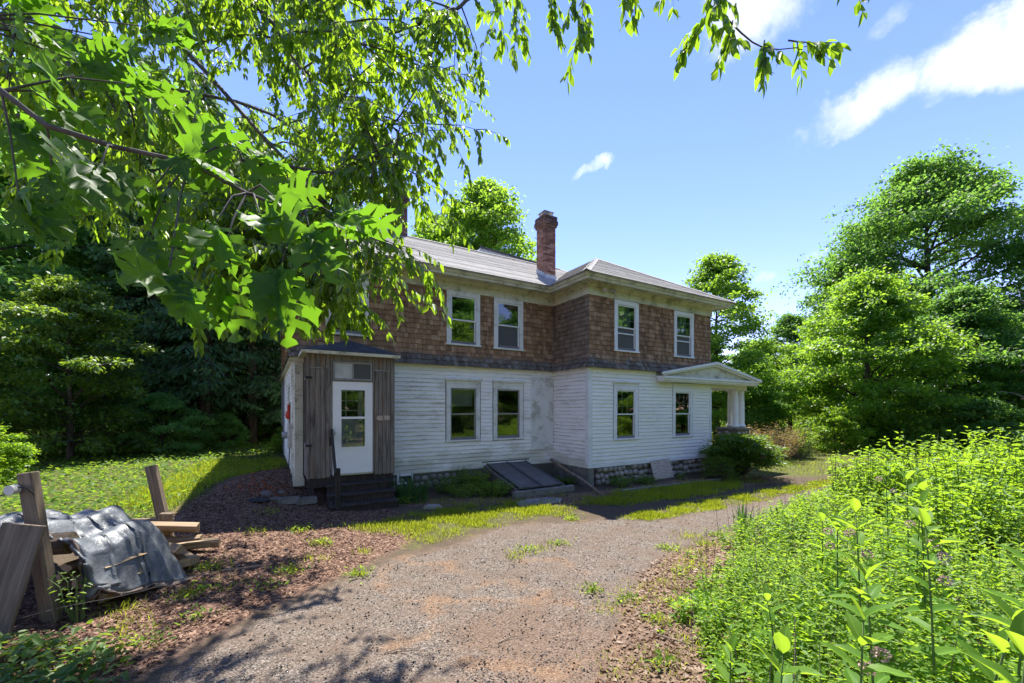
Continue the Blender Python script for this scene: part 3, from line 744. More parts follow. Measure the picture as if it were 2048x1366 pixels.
# chimneys with real bricks
def chimney(name, x0, x1, y0, y1, zb, zt, cap=True):
    ch = empty(name, (0, 0, 0), 0, house)
    core = MB(); core.box(x0 + .012, x1 - .012, y0 + .012, y1 - .012, zb, zt - .02); core.build('mortar_core', MT['mortar'], ch)
    mb = MB(); z = zb; row = 0; CH = .071
    while z < zt - .03:
        e = 0.0
        if cap:
            k = (zt - z) / CH
            e = .045 if k < 2.2 else (.065 if k < 4.5 else (.035 if k < 6 else 0))
        a0, a1, b0, b1 = x0 - e, x1 + e, y0 - e, y1 + e
        def run(p0, p1, mk):
            L = p1 - p0; nb = max(2, round(L / .205)); w = L / nb; off = (row % 2) * .5
            cuts = [p0] + [p0 + (i + off) * w for i in range(1 - int(off > 0), nb + 1) if p0 + .03 < p0 + (i + off) * w < p1 - .03] + [p1]
            for a, b in zip(cuts, cuts[1:]):
                mb.cur = rng.random(); mk(a + .005, b - .005, rng.normal(0, .0025))
        run(a0, a1, lambda a, b, j: mb.box(a, b, b0 + j, b0 + .09, z + .005, z + CH - .005))
        run(a0, a1, lambda a, b, j: mb.box(a, b, b1 - .09, b1 + j, z + .005, z + CH - .005))
        run(b0 + .1, b1 - .1, lambda a, b, j: mb.box(a0 + j, a0 + .09, a, b, z + .005, z + CH - .005))
        run(b0 + .1, b1 - .1, lambda a, b, j: mb.box(a1 - .09, a1 + j, a, b, z + .005, z + CH - .005))
        z += CH; row += 1
    tag(mb.build('brickwork', MT['brick'], ch), kind='stuff')
    mb = MB(); mb.box(x0 - .03, x1 + .03, y0 - .03, y1 + .03, zt - .03, zt + .015); mb.build('mortar_wash', MT['mortar'], ch)
    return ch
c1 = chimney('chimney', .04, .50, 2.25, 2.73, 6.2, 8.76)
mb = MB()
for sx in (.12, .42):
    for sy in (2.33, 2.65): mb.box(sx - .012, sx + .012, sy - .012, sy + .012, 8.76, 8.93)
cx, cyy = .27, 2.49
mb.box(.14, .40, 2.36, 2.62, 8.77, 8.83)
mb.add([(cx - .22, cyy - .22, 8.93), (cx + .22, cyy - .22, 8.93), (cx + .22, cyy + .22, 8.93), (cx - .22, cyy + .22, 8.93), (cx, cyy, 9.04)], [(3, 2, 1, 0), (0, 1, 4), (1, 2, 4), (2, 3, 4), (3, 0, 4)])
mb.build('chimney_cap', MT['metal'], c1)
mb = MB()
zf = lambda y: ZE + SL * (y - S + OV)
for i in range(4):
    ya = 2.25 + i * .12; mb.box(.018, .034, ya, ya + .115, zf(ya) - .05, zf(ya) + .20)
mb.box(.02, .52, 2.222, 2.236, zf(2.25) - .05, zf(2.25) + .13)
mb.add([(-.02, 2.10, zf(2.10) + .02), (.56, 2.10, zf(2.10) + .02), (.56, 2.24, zf(2.24) + .03), (-.02, 2.24, zf(2.24) + .03)], [(0, 1, 2, 3)])
mb.build('flashing', MT['flash'], c1)
c2 = chimney('chimney', -4.42, -3.92, RY - .1, RY + .4, 7.6, 9.45)
mb = MB(); mb.box(-4.48, -3.86, RY - .16, RY + .46, 9.47, 9.53); mb.box(-4.3, -4.04, RY + .02, RY + .28, 9.53, 9.62); mb.build('chimney_cap', MT['mortar'], c2)

# ------------------------------------------------------------------ windows
def window(fr, o, kind, blind=0.0, muntin=(0, 0), sashm='aluminium', hood=False, casing='casing', lower_open=False):
    s0, s1, z0, z1 = o; cw = .125
    mb = MB()
    wbox(mb, fr, s0, s0 + cw, z0 + .05, z1 - cw, .0, .036); wbox(mb, fr, s1 - cw, s1, z0 + .05, z1 - cw, .0, .036)
    wbox(mb, fr, s0, s1, z1 - cw, z1 - .001, .0, .038)
    wbox(mb, fr, s0 + cw - .02, s0 + cw, z0 + .05, z1 - cw, -.12, -.001); wbox(mb, fr, s1 - cw, s1 - cw + .02, z0 + .05, z1 - cw, -.12, -.001)
    wbox(mb, fr, s0 + cw - .02, s1 - cw + .02, z1 - cw, z1 - cw + .02, -.12, -.001)
    w = mb.build('window', MT[casing], house)
    mb = MB(); wbox(mb, fr, s0 - .03, s1 + .03, z0, z0 + .05, -.12, .062); mb.build('sill', MT[casing], w, bevel=.006)
    if hood:
        mb = MB(); wbox(mb, fr, s0 - .005, s1 + .005, z1 + .001, z1 + .07, .0, .045); wbox(mb, fr, s0 - .03, s1 + .03, z1 + .071, z1 + .10, .0, .07); wbox(mb, fr, s0 - .055, s1 + .055, z1 + .101, z1 + .14, .0, .10); wbox(mb, fr, s0 - .045, s1 + .045, z1 + .141, z1 + .155, .0, .085)
        mb.build('head_moulding', MT[casing], w)
    a, b, c, d = s0 + cw, s1 - cw, z0 + .05, z1 - cw
    mid = c + (d - c) * .5; fwid = .042
    for nm, za, zb, dp in (('sash', mid - .018, d, .010), ('sash', c, mid + .018, -.012)):
        mb = MB()
        wbox(mb, fr, a, a + fwid, za, zb, dp - .022, dp); wbox(mb, fr, b - fwid, b, za, zb, dp - .022, dp)
        wbox(mb, fr, a + fwid, b - fwid, za, za + .036, dp - .022, dp); wbox(mb, fr, a + fwid, b - fwid, zb - fwid, zb, dp - .022, dp)
        sa = mb.build(nm, MT[sashm], w)
        upper = za > c + .1
        mb = MB(); g0 = fr(a + fwid, za + .036, dp - .012); g1 = fr(b - fwid, zb - fwid, dp - .012)
        lx_, ly_ = (g0[0], g1[0]), (g0[1], g1[1])
        mb.add([fr(a + fwid, za + .03, dp - .012), fr(b - fwid, za + .03, dp - .012), fr(b - fwid, zb - fwid, dp - .012), fr(a + fwid, zb - fwid, dp - .012)], [(0, 1, 2, 3)])
        if lower_open and not upper: mb.build('insect_screen', MT['screen'], w)
        else: mb.build('pane', MT['glass'], w)
        if muntin[0] and upper:
            mb = MB(); nx, nz = muntin
            for i in range(1, nx):
                x = a + fwid + (b - a - 2 * fwid) * i / nx; wbox(mb, fr, x - .009, x + .009, za + .036, zb - fwid, dp - .05, dp - .03)
            for i in range(1, nz):
                z = za + .036 + (zb - fwid - za - .036) * i / nz; wbox(mb, fr, a + fwid, b - fwid, z - .009, z + .009, dp - .049, dp - .031)
            mb.build('muntin', MT['white'], w)
    if kind == 'double':       # an extra rail of the storm sash below the middle
        mb = MB(); z = mid - .20; wbox(mb, fr, a + fwid, b - fwid, z, z + .035, -.010, .004); mb.build('storm_rail', MT[sashm], w)
    if blind:
        mb = MB(); zt = d; zb = d - (d - c) * blind
        wbox(mb, fr, a + .03, b - .03, zb, zt, -.17, -.165); mb.build('blind', MT['curtain'], w)
    return w
window(FM, UP_M[0], 'upper'); window(FM, UP_M[1], 'upper', muntin=(0, 0)); window(FM, UP_M[2], 'upper', lower_open=True)
window(FM, LO_M[0], 'lower', sashm='oldsash', hood=True, blind=.35); window(FM, LO_M[1], 'lower', sashm='oldsash', hood=True)
window(FW, UP_W[0], 'double', blind=.45, muntin=(3, 3), casing='white', lower_open=True); window(FW, UP_W[1], 'double', blind=.45, muntin=(3, 3), casing='white', lower_open=True)
window(FW, LO_W[0], 'lower', muntin=(3, 3), hood=True, casing='white'); window(FW, LO_W[1], 'lower', muntin=(3, 2), hood=True, casing='white')
window(FL, UP_L[0], 'upper', casing='trim'); window(FL, LO_L[0], 'lower', casing='trim')
# boarded-over doorway in the inner corner
mb = MB(); s0, s1, z0, z1 = PANEL
wbox(mb, FM, s0, s0 + .055, z0, z1, .0, .04); wbox(mb, FM, s0 + .055, s1, z1 - .05, z1, .0, .035); wbox(mb, FM, s0 - .02, s1, z0 - .03, z0 + .001, .0, .06)
bp = mb.build('boarded_doorway', MT['casing'], house)
mb = MB(); wbox(mb, FM, s0 + .058, s1 - .005, z0 + .004, z1 - .052, .0, .027); mb.build('panel', MT['panel'], bp)

# ------------------------------------------------------------------ foundation
mb = MB(); wbox(mb, FW, .32, XR, -.4, .5, -.3, -.05); wbox(mb, FM, PORCH_X1, 0, -.4, .5, -.3, -.02); wbox(mb, FL, S, BACK, -.4, .5, -.3, -.02)
found = mb.build('foundation', MT['mortar'], house)
mb = MB(); wbox(mb, FR, .0, S, -.4, .499, -.2, .004); wbox(mb, FW, .01, .20, -.4, .498, -.2, .012); mb.build('concrete_footing', MT['concrete'], house)
def stone_mesh(seed):
    bm = bmesh.new(); bmesh.ops.create_icosphere(bm, subdivisions=2, radius=1.0); r = random.Random(seed)
    ax = [Vector((r.gauss(0, 1), r.gauss(0, 1), r.gauss(0, 1))).normalized() for _ in range(7)]; am = [r.uniform(-.16, .05) for _ in range(7)]
    for v in bm.verts:
        v.co *= 1 + sum(a * max(0, v.co.normalized().dot(x)) ** 4 for a, x in zip(am, ax))
    me = bpy.data.meshes.new('stone'); bm.to_mesh(me); bm.free(); me.materials.append(MT['stone'])
    me.polygons.foreach_set('use_smooth', np.ones(len(me.polygons), dtype=bool)); return me
STONES = [stone_mesh(i) for i in range(8)]
def stone_wall(fr_y, s0, s1, z0, z1, parent, size=.105):
    z = z0; row = 0
    while z < z1:
        s = s0 + rng.uniform(0, size)
        while s < s1:
            w = size * rng.uniform(.72, 1.3); hgt = size * rng.uniform(.75, 1.05)
            zz = z + rng.normal(0, .014)
            if zz + hgt < .53:
                link('stone', STONES[rng.integers(8)], parent, (s + w, fr_y + .035 + rng.normal(0, .012), zz), (rng.normal(0, .25), rng.uniform(-.5, .5), rng.uniform(-.4, .4)), (w * 1.0, .10, hgt * 1.0))
            s += w * 1.95
        z += size * 1.7; row += 1
stone_wall(0, .22, 5.25, .06, .50, found)
stone_wall(S, PORCH_X1 + .05, -3.4, .16, .45, found)
# ------------------------------------------------------------------ side porch on the wing's end
pr = empty('side_porch', (0, 0, 0), 0, house)
PX0, PX1, PA, PYF, PZ = 2.82, 8.32, 5.57, -.27, 3.27
mb = MB()
for a, b in (((PX0, PZ + .10), (PA, PZ + .55)), ((PX1, PZ + .0), (PA, PZ + .55))):
    roofv = [(a[0], PYF - .06, a[1]), (b[0], PYF - .06, b[1]), (b[0], 4.8, b[1]), (a[0], 4.8, a[1])]
    th = .05
    if a[0] > b[0]: roofv = [roofv[1], roofv[0], roofv[3], roofv[2]]
    mb.add(roofv + [(x, y, z + th) for x, y, z in roofv], [(0, 3, 2, 1), (4, 5, 6, 7), (0, 1, 5, 4), (1, 2, 6, 5), (2, 3, 7, 6), (3, 0, 4, 7)])
# only the part beyond the wall and the shallow return over the front stay visible
mb.build('porch_roof', MT['roof2'], pr)
def slanted(mb, p, q, y0, y1, hgt):
    (x0, z0), (x1, z1) = p, q
    mb.add([(x0, y0, z0), (x1, y0, z1), (x1, y1, z1), (x0, y1, z0), (x0, y0, z0 + hgt), (x1, y0, z1 + hgt), (x1, y1, z1 + hgt), (x0, y1, z0 + hgt)], [(3, 2, 1, 0), (4, 5, 6, 7), (0, 1, 5, 4), (1, 2, 6, 5), (2, 3, 7, 6), (3, 0, 4, 7)])
mb = MB()
slanted(mb, (PX0 - .06, PZ + .045), (PA, PZ + .515), PYF - .11, PYF - .04, .085); slanted(mb, (PA, PZ + .515), (PX1 + .08, PZ - .035), PYF - .11, PYF - .04, .085)
slanted(mb, (PX0 + .06, PZ + .01), (PA, PZ + .45), PYF - .05, PYF + .02, .07); slanted(mb, (PA, PZ + .45), (PX1 - .04, PZ - .07), PYF - .05, PYF + .02, .07)
mb.build('rake_board', MT['white'], pr)
mb = MB(); mb.add([(PX0 + .1, PYF + .03, PZ - .02), (PX1 - .1, PYF + .03, PZ - .06), (PA, PYF + .03, PZ + .48)], [(0, 1, 2)]); mb.add([(PX0 + .1, PYF + .05, PZ - .02), (PX1 - .1, PYF + .05, PZ - .06), (PA, PYF + .05, PZ + .48)], [(2, 1, 0)])
mb.build('tympanum', MT['trim'], pr)
mb = MB(); mb.box(PX0, PX1, PYF - .07, -.04, PZ - .06, PZ + .01); mb.box(PX0 + .03, PX1 - .04, PYF - .03, -.045, PZ - .13, PZ - .061); mb.box(PX0 + .06, PX1 - .08, PYF + .01, -.05, PZ - .17, PZ - .131)
mb.box(XR + .04, PX1, -.04, 4.7, PZ - .06, PZ + .01)
mb.build('cornice', MT['white'], pr)
mb = MB(); mb.box(XR + .035, 8.12, .06, .30, 2.98, PZ - .135); mb.box(7.88, 8.12, .30, 4.6, 2.98, PZ - .136); mb.build('beam', MT['white'], pr)
mb = MB(); mb.box(XR + .03, 7.87, .31, 4.6, PZ - .15, PZ - .10); mb.build('ceiling_board', MT['trim'], pr)
pier = MB(); pier.box(7.42, 8.24, .03, .85, -.3, 1.42); po = pier.build('stone_pier', MT['mortar'], pr)
for i in range(70):
    f = rng.integers(2); z = rng.uniform(.1, 1.34); t = rng.uniform(.08, .74); w = rng.uniform(.06, .11)
    loc = (7.42 + t, .02, z) if f == 0 else (7.41, .03 + t, z)
    link('stone', STONES[rng.integers(8)], po, loc, (0, rng.uniform(-.4, .4), rng.uniform(-.2, .2)), (w, .05, w * .8) if f == 0 else (.05, w, w * .8))
mb = MB(); mb.box(7.36, 8.30, -.03, .91, 1.42, 1.50); mb.build('pier_cap', MT['concrete'], pr, bevel=.015)
mb = MB(); mb.box(XR, 8.2, .2, 4.6, .3, .62); mb.build('porch_floor', MT['concrete'], pr)
colm = MB()
colm.lathe(0, 0, [(.145, 1.50), (.145, 1.545), (.155, 1.555), (.155, 1.58), (.135, 1.60), (.12, 1.62), (.112, 1.70), (.113, 2.0), (.108, 2.5), (.094, 2.86), (.094, 2.88), (.108, 2.90), (.108, 2.915), (.125, 2.935)], 20)
colm.box(-.14, .14, -.14, .14, 2.935, 2.98)
CMESH = colm.mesh('column', MT['white'])
CMESH.polygons.foreach_set('use_smooth', np.array([len(p.vertices) == 4 and abs(p.normal.z) < .7 for p in CMESH.polygons]))
for x, y in ((8.03, .22), (7.63, .22), (8.03, .66), (8.03, 3.9)): link('column', CMESH, pr, (x, y, 0))

# ------------------------------------------------------------------ weathered entry porch with storm door
ep = empty('entry_porch', (0, 0, 0), 0, house)
FP = front(PORCH_Y); FPL = left(PORCH_X0)
def plank(fr_, s0, s1, z0, z1, d, name='plank', mat='plank', parent=None):
    mb = MB(); c = ((s0 + s1) / 2); zc = z0
    a = fr_(c, z0, 0)
    w = (s1 - s0) / 2
    if fr_ is FP: mb.box(-w, w, -d, .0, 0, z1 - z0)
    else: mb.box(-d, 0, -w, w, 0, z1 - z0)
    return mb.build(name, MT[mat], parent or ep, loc=a, bevel=.004)
for x0, x1, n in ((-7.205, -6.795, 4), (-5.862, -5.50, 4)):
    w = (x1 - x0) / n
    for i in range(n):
        plank(FP, x0 + i * w + .003, x0 + (i + 1) * w - .003, .70 + rng.uniform(-.01, .01), 3.09, .020 + rng.uniform(0, .004))
        plank(FP, x0 + i * w + .003, x0 + (i + 1) * w - .003, 3.11, 3.40, .020 + rng.uniform(0, .004))
    mb = MB(); wbox(mb, FP, x0, x1, 3.094, 3.106, .0, .03); mb.build('drip_strip', MT['metal'], ep)
plank(FP, -5.495, -5.40, .70, 3.40, .03, 'corner_post'); plank(FP, -7.255, -7.21, .70, 3.40, .028, 'corner_post')
plank(FP, -6.79, -6.757, .76, 3.40, .032, 'door_jamb'); plank(FP, -5.898, -5.866, .76, 3.40, .032, 'door_jamb')
mb = MB(); wbox(mb, FP, -6.755, -5.90, 3.27, 3.40, .0, .03); mb.build('lintel', MT['plank'], ep); mb = MB(); wbox(mb, FP, -6.755, -5.90, 2.822, 2.85, -.01, .035); mb.build('transom_bar', MT['plank'], ep)
mb = MB(); mb.box(-7.2, -6.80, PORCH_Y + .004, PORCH_Y + .04, .7, 3.4); mb.box(-5.86, -5.41, PORCH_Y + .004, PORCH_Y + .04, .7, 3.4); mb.box(-5.44, -5.40, PORCH_Y + .04, S, .7, 3.4); mb.build('inner_wall', MT['plank'], ep)
# glazed left side: boards below, tall dark window above
for i in range(6):
    a = PORCH_Y + .03 + i * .15; plank(FPL, a, a + .145, .7, 1.38, .02)
mb = MB(); wbox(mb, FPL, PORCH_Y + .03, S - .14, 1.38, 1.44, -.02, .03); wbox(mb, FPL, PORCH_Y + .03, S - .14, 2.86, 2.92, -.02, .03); wbox(mb, FPL, PORCH_Y + .03, PORCH_Y + .10, 1.44, 3.4, -.02, .03); wbox(mb, FPL, S - .22, S - .14, 1.44, 3.4, -.02, .03); mb.build('side_frame', MT['plank'], ep)
mb = MB(); mb.add([FPL(PORCH_Y + .1, 1.44, 0), FPL(S - .2, 1.44, 0), FPL(S - .2, 3.4, 0), FPL(PORCH_Y + .1, 3.4, 0)], [(0, 1, 2, 3)]); mb.build('pane', MT['glass'], ep)
for z in (1.40, 2.86):
    mb = MB(); wbox(mb, FPL, PORCH_Y - .02, PORCH_Y + .12, z, z + .045, .03, .05); wbox(mb, FP, -7.26, -7.16, z, z + .045, .03, .042); mb.build('iron_hinge', MT['dark'], ep)
# transom: pale left light, screened right light
tr = MB(); wbox(tr, FP, -6.742, -5.912, 2.853, 2.89, -.01, .024); wbox(tr, FP, -6.742, -5.912, 3.225, 3.262, -.01, .024)
for s in (-6.742, -6.345, -5.947): wbox(tr, FP, s, s + .035, 2.89, 3.225, -.01, .024)
tr = tr.build('transom_window', MT['oldsash'], ep)
mb = MB(); wbox(mb, FP, -6.707, -6.345, 2.89, 3.225, -.004, .006); mb.build('pane', MT['curtain'], tr)
mb = MB(); wbox(mb, FP, -6.31, -5.947, 2.89, 3.225, -.004, .006); mb.build('insect_screen', MT['screen'], tr)
# storm door
dr = MB(); x0, x1, z0, z1 = -6.752, -5.902, .77, 2.818; gx0, gx1, gz0, gz1 = -6.575, -6.07, 1.36, 2.63
for a, b, c, d in ((x0, gx0, z0, z1), (gx1, x1, z0, z1), (gx0, gx1, z0, gz0), (gx0, gx1, gz1, z1)): wbox(dr, FP, a, b, c, d, -.012, .022)
dr = dr.build('storm_door', MT['door'], ep)
mb = MB(); k = .028
for a, b, c, d in ((gx0 - k, gx0, gz0 - k, gz1 + k), (gx1, gx1 + k, gz0 - k, gz1 + k), (gx0, gx1, gz0 - k, gz0), (gx0, gx1, gz1, gz1 + k), (gx0, gx1, 1.985, 2.035)): wbox(mb, FP, a, b, c, d, .0225, .032)
mb.build('glazing_frame', MT['door'], dr)
for za, zb in ((gz0, 1.985), (2.035, gz1)):
    mb = MB(); mb.add([FP(gx0, za, .01), FP(gx1, za, .01), FP(gx1, zb, .01), FP(gx0, zb, .01)], [(0, 1, 2, 3)]); mb.build('pane', MT['glass'], dr)
mb = MB(); wbox(mb, FP, -6.715, -6.69, 1.62, 1.86, .024, .03); mb.tube([FP(-6.70, 1.66, .03), FP(-6.70, 1.68, .07), FP(-6.70, 1.80, .07), FP(-6.70, 1.82, .03)], .009, 6); mb.build('handle', MT['aluminium'], dr)
mb = MB(); wbox(mb, FP, x0 - .002, x1 + .002, .735, .768, -.05, .05); mb.build('threshold', MT['metal'], ep)
# inner front door with six lights, seen through the glass
FI = front(S - .02)
mb = MB(); wbox(mb, FI, -6.72, -5.93, .78, 2.78, -.02, .02)
idr = mb.build('inner_door', MT['door'], ep)
mb = MB()
for i in range(3):
    for j in range(2):
        wbox(mb, FI, -6.60 + j * .29, -6.60 + j * .29 + .26, 1.95 + i * .24, 1.95 + i * .24 + .21, .021, .026)
mb.build('door_light', MT['dark'], idr)
mb = MB()
for j in range(2):
    for a, b in ((1.0, 1.38), (1.45, 1.82)):
        s = -6.60 + j * .29
        for q in ((s, s + .26, a, a + .015), (s, s + .26, b - .015, b), (s, s + .015, a + .0151, b - .0151), (s + .245, s + .26, a + .0151, b - .0151)): wbox(mb, FI, *q, .021, .03)
mb.build('door_moulding', MT['aluminium'], idr)
mb = MB(); 
for z in (1.72, 1.88): mb.tube([FI(-5.99, z, .02), FI(-5.99, z, .07)], .03, 10)
mb.build('knob', MT['dark'], idr)
mb = MB(); wbox(mb, FP, PORCH_X0, PORCH_X1, .70, .734, -1.0, .0); mb.build('porch_floor', MT['darkwood'], ep)
# hipped porch roof
prf = MB(); e = .14; zf_ = 3.47
EL, ER, EF = PORCH_X0 - e, PORCH_X1 + .10, PORCH_Y - .17; ax_, az_ = -6.26, 3.90
roof_plane(prf, [(EL, EF, zf_), (ER, EF, zf_), (ax_, S - .02, az_)], .12, .008)
roof_plane(prf, [(EL, S, zf_), (EL, EF, zf_), (ax_, S, az_)], .12, .008)
roof_plane(prf, [(ER, EF, zf_), (ER, S, zf_), (ax_, S, az_)], .12, .008)
prf.build('porch_roof', MT['roof2'], ep)
mb = MB(); mb.box(EL, ER, EF, EF + .03, 3.395, 3.462); mb.box(EL, EL + .03, EF + .031, S, 3.395, 3.462); mb.box(ER - .03, ER, EF + .031, S, 3.395, 3.462); mb.box(EL + .03, ER - .03, EF + .03, S, 3.40, 3.415)
mb.build('porch_fascia', MT['trim'], ep)
# skirt, posts and three dark steps with a handrail
mb = MB(); wbox(mb, FP, -7.18, -5.42, .50, .70, -.04, -.008); mb.build('skirt_board', MT['darkwood'], ep)
for x in (-7.18, -5.47):
    mb = MB(); mb.box(x - .05, x + .05, PORCH_Y + .01, PORCH_Y + .11, 0, .70); mb.build('porch_post', MT['darkwood'], ep)
st = empty('steps', (0, 0, 0), 0, ep)
TX0, TX1 = -6.88, -5.54
for i, (zt, ya) in enumerate(((.575, .42), (.405, .15), (.235, -.12))):
    mb = MB(); mb.box(TX0 - .03, TX1 + .03, ya - .03, ya + .26, zt - .04, zt); mb.build('tread', MT['darkwood'], st, bevel=.005)
    mb = MB(); mb.box(TX0, TX1, ya, ya + .02, zt - .17, zt - .041); mb.build('riser', MT['darkwood'], st)
for x in (TX0 + .01, TX1 - .05):
    mb = MB(); mb.add([(x, -.1, 0), (x, .69, 0), (x, .69, .53), (x, -.1, .19), (x + .04, -.1, 0), (x + .04, .69, 0), (x + .04, .69, .53), (x + .04, -.1, .19)], [(0, 1, 2, 3), (7, 6, 5, 4), (0, 4, 5, 1), (2, 6, 7, 3), (3, 7, 4, 0)]); mb.build('stringer', MT['darkwood'], st)
mb = MB(); mb.box(-6.80, -6.71, -.16, -.07, .1, 1.0); mb.build('rail_post', MT['darkwood'], st, bevel=.005)
mb = MB(); mb.obox((-6.79, .24, 1.31), (.022, 0, 0), (.02, .44, .42), (0, -.05, .052)); mb.build('handrail', MT['darkwood'], st, bevel=.006)
mb = MB(); mb.tube([(-6.80, .64, 1.60), (-6.80, .66, 1.40)], .02, 6); mb.build('rail_bracket', MT['darkwood'], st)
# corner pilaster beside the porch
mb = MB(); x0, x1 = XL - .02, XL + .15
mb.box(x0, x1, S - .06, S + .11, .55, 3.30); mb.box(x0 - .03, x1 + .03, S - .09, S + .14, .42, .58); mb.box(x0 - .015, x1 + .015, S - .075, S + .125, .581, .64); mb.box(x0 - .025, x1 + .025, S - .085, S + .135, 3.301, 3.34); mb.box(x0 - .04, x1 + .04, S - .10, S + .15, 3.341, 3.40)
mb.build('pilaster', MT['trim'], house)
# service conduits and meter on the end wall
mb = MB(); x = XL - .04
mb.tube([(x, S + .35, .5), (x, S + .35, 3.1), (x, S + .45, 3.3), (x, S + .8, 3.4)], .018, 7); mb.tube([(x, S + .55, .9), (x, S + .55, 2.4), (x, S + .75, 2.9), (x, S + .75, 3.35)], .022, 7); mb.tube([(x, S + .9, .3), (x, S + .9, 1.5)], .02, 7)
mb.build('conduit', MT['trim'], house)
mb = MB(); mb.box(XL - .14, XL - .021, S + .45, S + .68, 1.25, 1.85); mb.box(XL - .12, XL - .021, S + .95, S + 1.15, 1.4, 1.75); mb.build('meter_box', MT['metal'], house, bevel=.01)
mb = MB(); mb.tube([(XL - .12, S + 1.05, 1.55), (XL - .25, S + 1.05, 1.55)], .085, 14); mb.build('meter_dial', MT['metal'], house)
mb = MB(); mb.tube([(x, S + 1.6, 2.4), (x - .01, S + 1.6, 1.2), (x - .03, S + 1.75, .6)], .012, 6); mb.build('cable', MT['dark'], house)
# small white cellar window and outside tap under the boards
mb = MB(); a, b, c, d = -5.08, -4.66, .24, .50
for q in ((a, a + .05, c, d), (b - .05, b, c, d), (a + .05, b - .05, d - .05, d - .001), (a + .05, b - .05, c, c + .05)): wbox(mb, FM, *q, .035, .075)
cw_ = mb.build('cellar_window', MT['white'], house)
mb = MB(); wbox(mb, FM, a + .05, b - .05, c + .05, d - .05, .04, .05); mb.build('pane', MT['dark'], cw_)

# ------------------------------------------------------------------ things fixed to or leaning on the house
def hthing(name, label, cat, x, y, z=0.0, rz=0.0, group=None):
    t = empty(name, hworld(x, y, z), HOUSE_A + rz); return tag(t, label, cat, group)
# number plaque
pl = hthing('number_plaque', 'small wooden house number plaque with the number 5 beside the storm door', 'plaque', -5.665, PORCH_Y - .026, 2.0)
mb = MB(); o_ = [(-.165, 0), (-.12, -.055), (.12, -.055), (.165, 0), (.12, .055), (-.12, .055)]
mb.add([(x, -.002, z) for x, z in o_] + [(x, -.022, z) for x, z in o_], [tuple(range(6)), tuple(reversed(range(6, 12)))] + [(i, i + 6, (i + 1) % 6 + 6, (i + 1) % 6) for i in range(6)])
mb.build('board', MT['ply'], pl)
fc = bpy.data.curves.new('digit', 'FONT'); fc.body = '5'; fc.size = .095; fc.extrude = .003; fc.align_x = 'CENTER'; fc.align_y = 'CENTER'
fo = bpy.data.objects.new('digit', fc); COL.objects.link(fo); dg_ = bpy.context.evaluated_depsgraph_get()
fm = bpy.data.meshes.new_from_object(fo.evaluated_get(dg_)); bpy.data.objects.remove(fo); fm.materials.clear(); fm.materials.append(MT['dark'])
link('digit', fm, pl, (0, -.025, 0), (R(90), 0, 0))
# twin floodlight under the eave
fl = hthing('floodlight', 'twin floodlight fixed to the cream frieze at the wing corner', 'floodlight', .64, -.05, 5.72)
mb = MB(); mb.tube([(0, 0, .02), (0, -.05, .02)], .05, 12); mb.build('base', MT['aluminium'], fl)
for sx in (-1, 1):
    mb = MB(); mb.tube([(0, -.05, .02), (sx * .09, -.08, 0)], .012, 6); mb.tube([(sx * .08, -.07, 0), (sx * .13, -.10, -.01), (sx * .17, -.13, -.03), (sx * .22, -.17, -.06)], [.025, .04, .05, .065], 12); mb.build('lamp_head', MT['metal'], fl)
# red bell on the end wall
rb = hthing('alarm_bell', 'red alarm bell on the stained end wall left of the pilaster', 'bell', XL - .03, S + 2.0, 2.05)
mb = MB(); mb.tube([(-.0, 0, 0), (-.05, 0, 0), (-.09, 0, 0), (-.11, 0, 0)], [.13, .125, .09, .03], 14); mb.build('gong', MT['red'], rb, smooth=True)
mb = MB(); mb.box(-.06, 0, -.07, .07, .10, .28); mb.build('housing', MT['red'], rb)
# hatch
ht = hthing('cellar_hatch', 'sloping black two-leaf cellar hatch on a concrete curb against the clapboards', 'cellar hatch', -1.75, .70)
mb = MB(); z1h, z0h = .62, .20; yb, yf = S - .72, -.86
for xa, xb in ((-.80, -.72), (.68, .76)): mb.add([(xa, yf, -.2), (xb, yf, -.2), (xb, yb, -.2), (xa, yb, -.2), (xa, yf, z0h - .045), (xb, yf, z0h - .045), (xb, yb, z1h - .05), (xa, yb, z1h - .05)], [(3, 2, 1, 0), (4, 5, 6, 7), (0, 1, 5, 4), (1, 2, 6, 5), (2, 3, 7, 6), (3, 0, 4, 7)])
mb.build('cheek', MT['mortar'], ht)
mb = MB(); mb.box(-.92, 1.0, yf - .14, yf - .001, -.2, .13); mb.build('curb', MT['concrete'], ht, bevel=.015)
def leaf_door(xa, xb):
    mb = MB()
    def pl_(a, b, ya, yb2, d0, d1):
        q = [(a, ya), (b, ya), (b, yb2), (a, yb2)]; zz = lambda y: z0h + (z1h - z0h) * (y - yf) / (yb - yf)
        mb.add([(x, y, zz(y) + d0) for x, y in q] + [(x, y, zz(y) + d1) for x, y in q], [(3, 2, 1, 0), (4, 5, 6, 7), (0, 1, 5, 4), (1, 2, 6, 5), (2, 3, 7, 6), (3, 0, 4, 7)])
    pl_(xa, xb, yf - .02, yb - .01, -.035, -.008)
    for a, b in ((xa, xa + .03), (xb - .03, xb)): pl_(a, b, yf - .03, yb - .01, -.0078, .012)
    pl_(xa + .03, xb - .03, yf - .03, yf + .0, -.0078, .008)
    return mb.build('hatch_leaf', MT['hatch'], ht)
leaf_door(-.70, -.028); leaf_door(.0, .66)
mb = MB(); mb.box(-.85, .8, yb - .005, yb + .02, .58, .68); mb.build('head_flashing', MT['hatch'], ht)
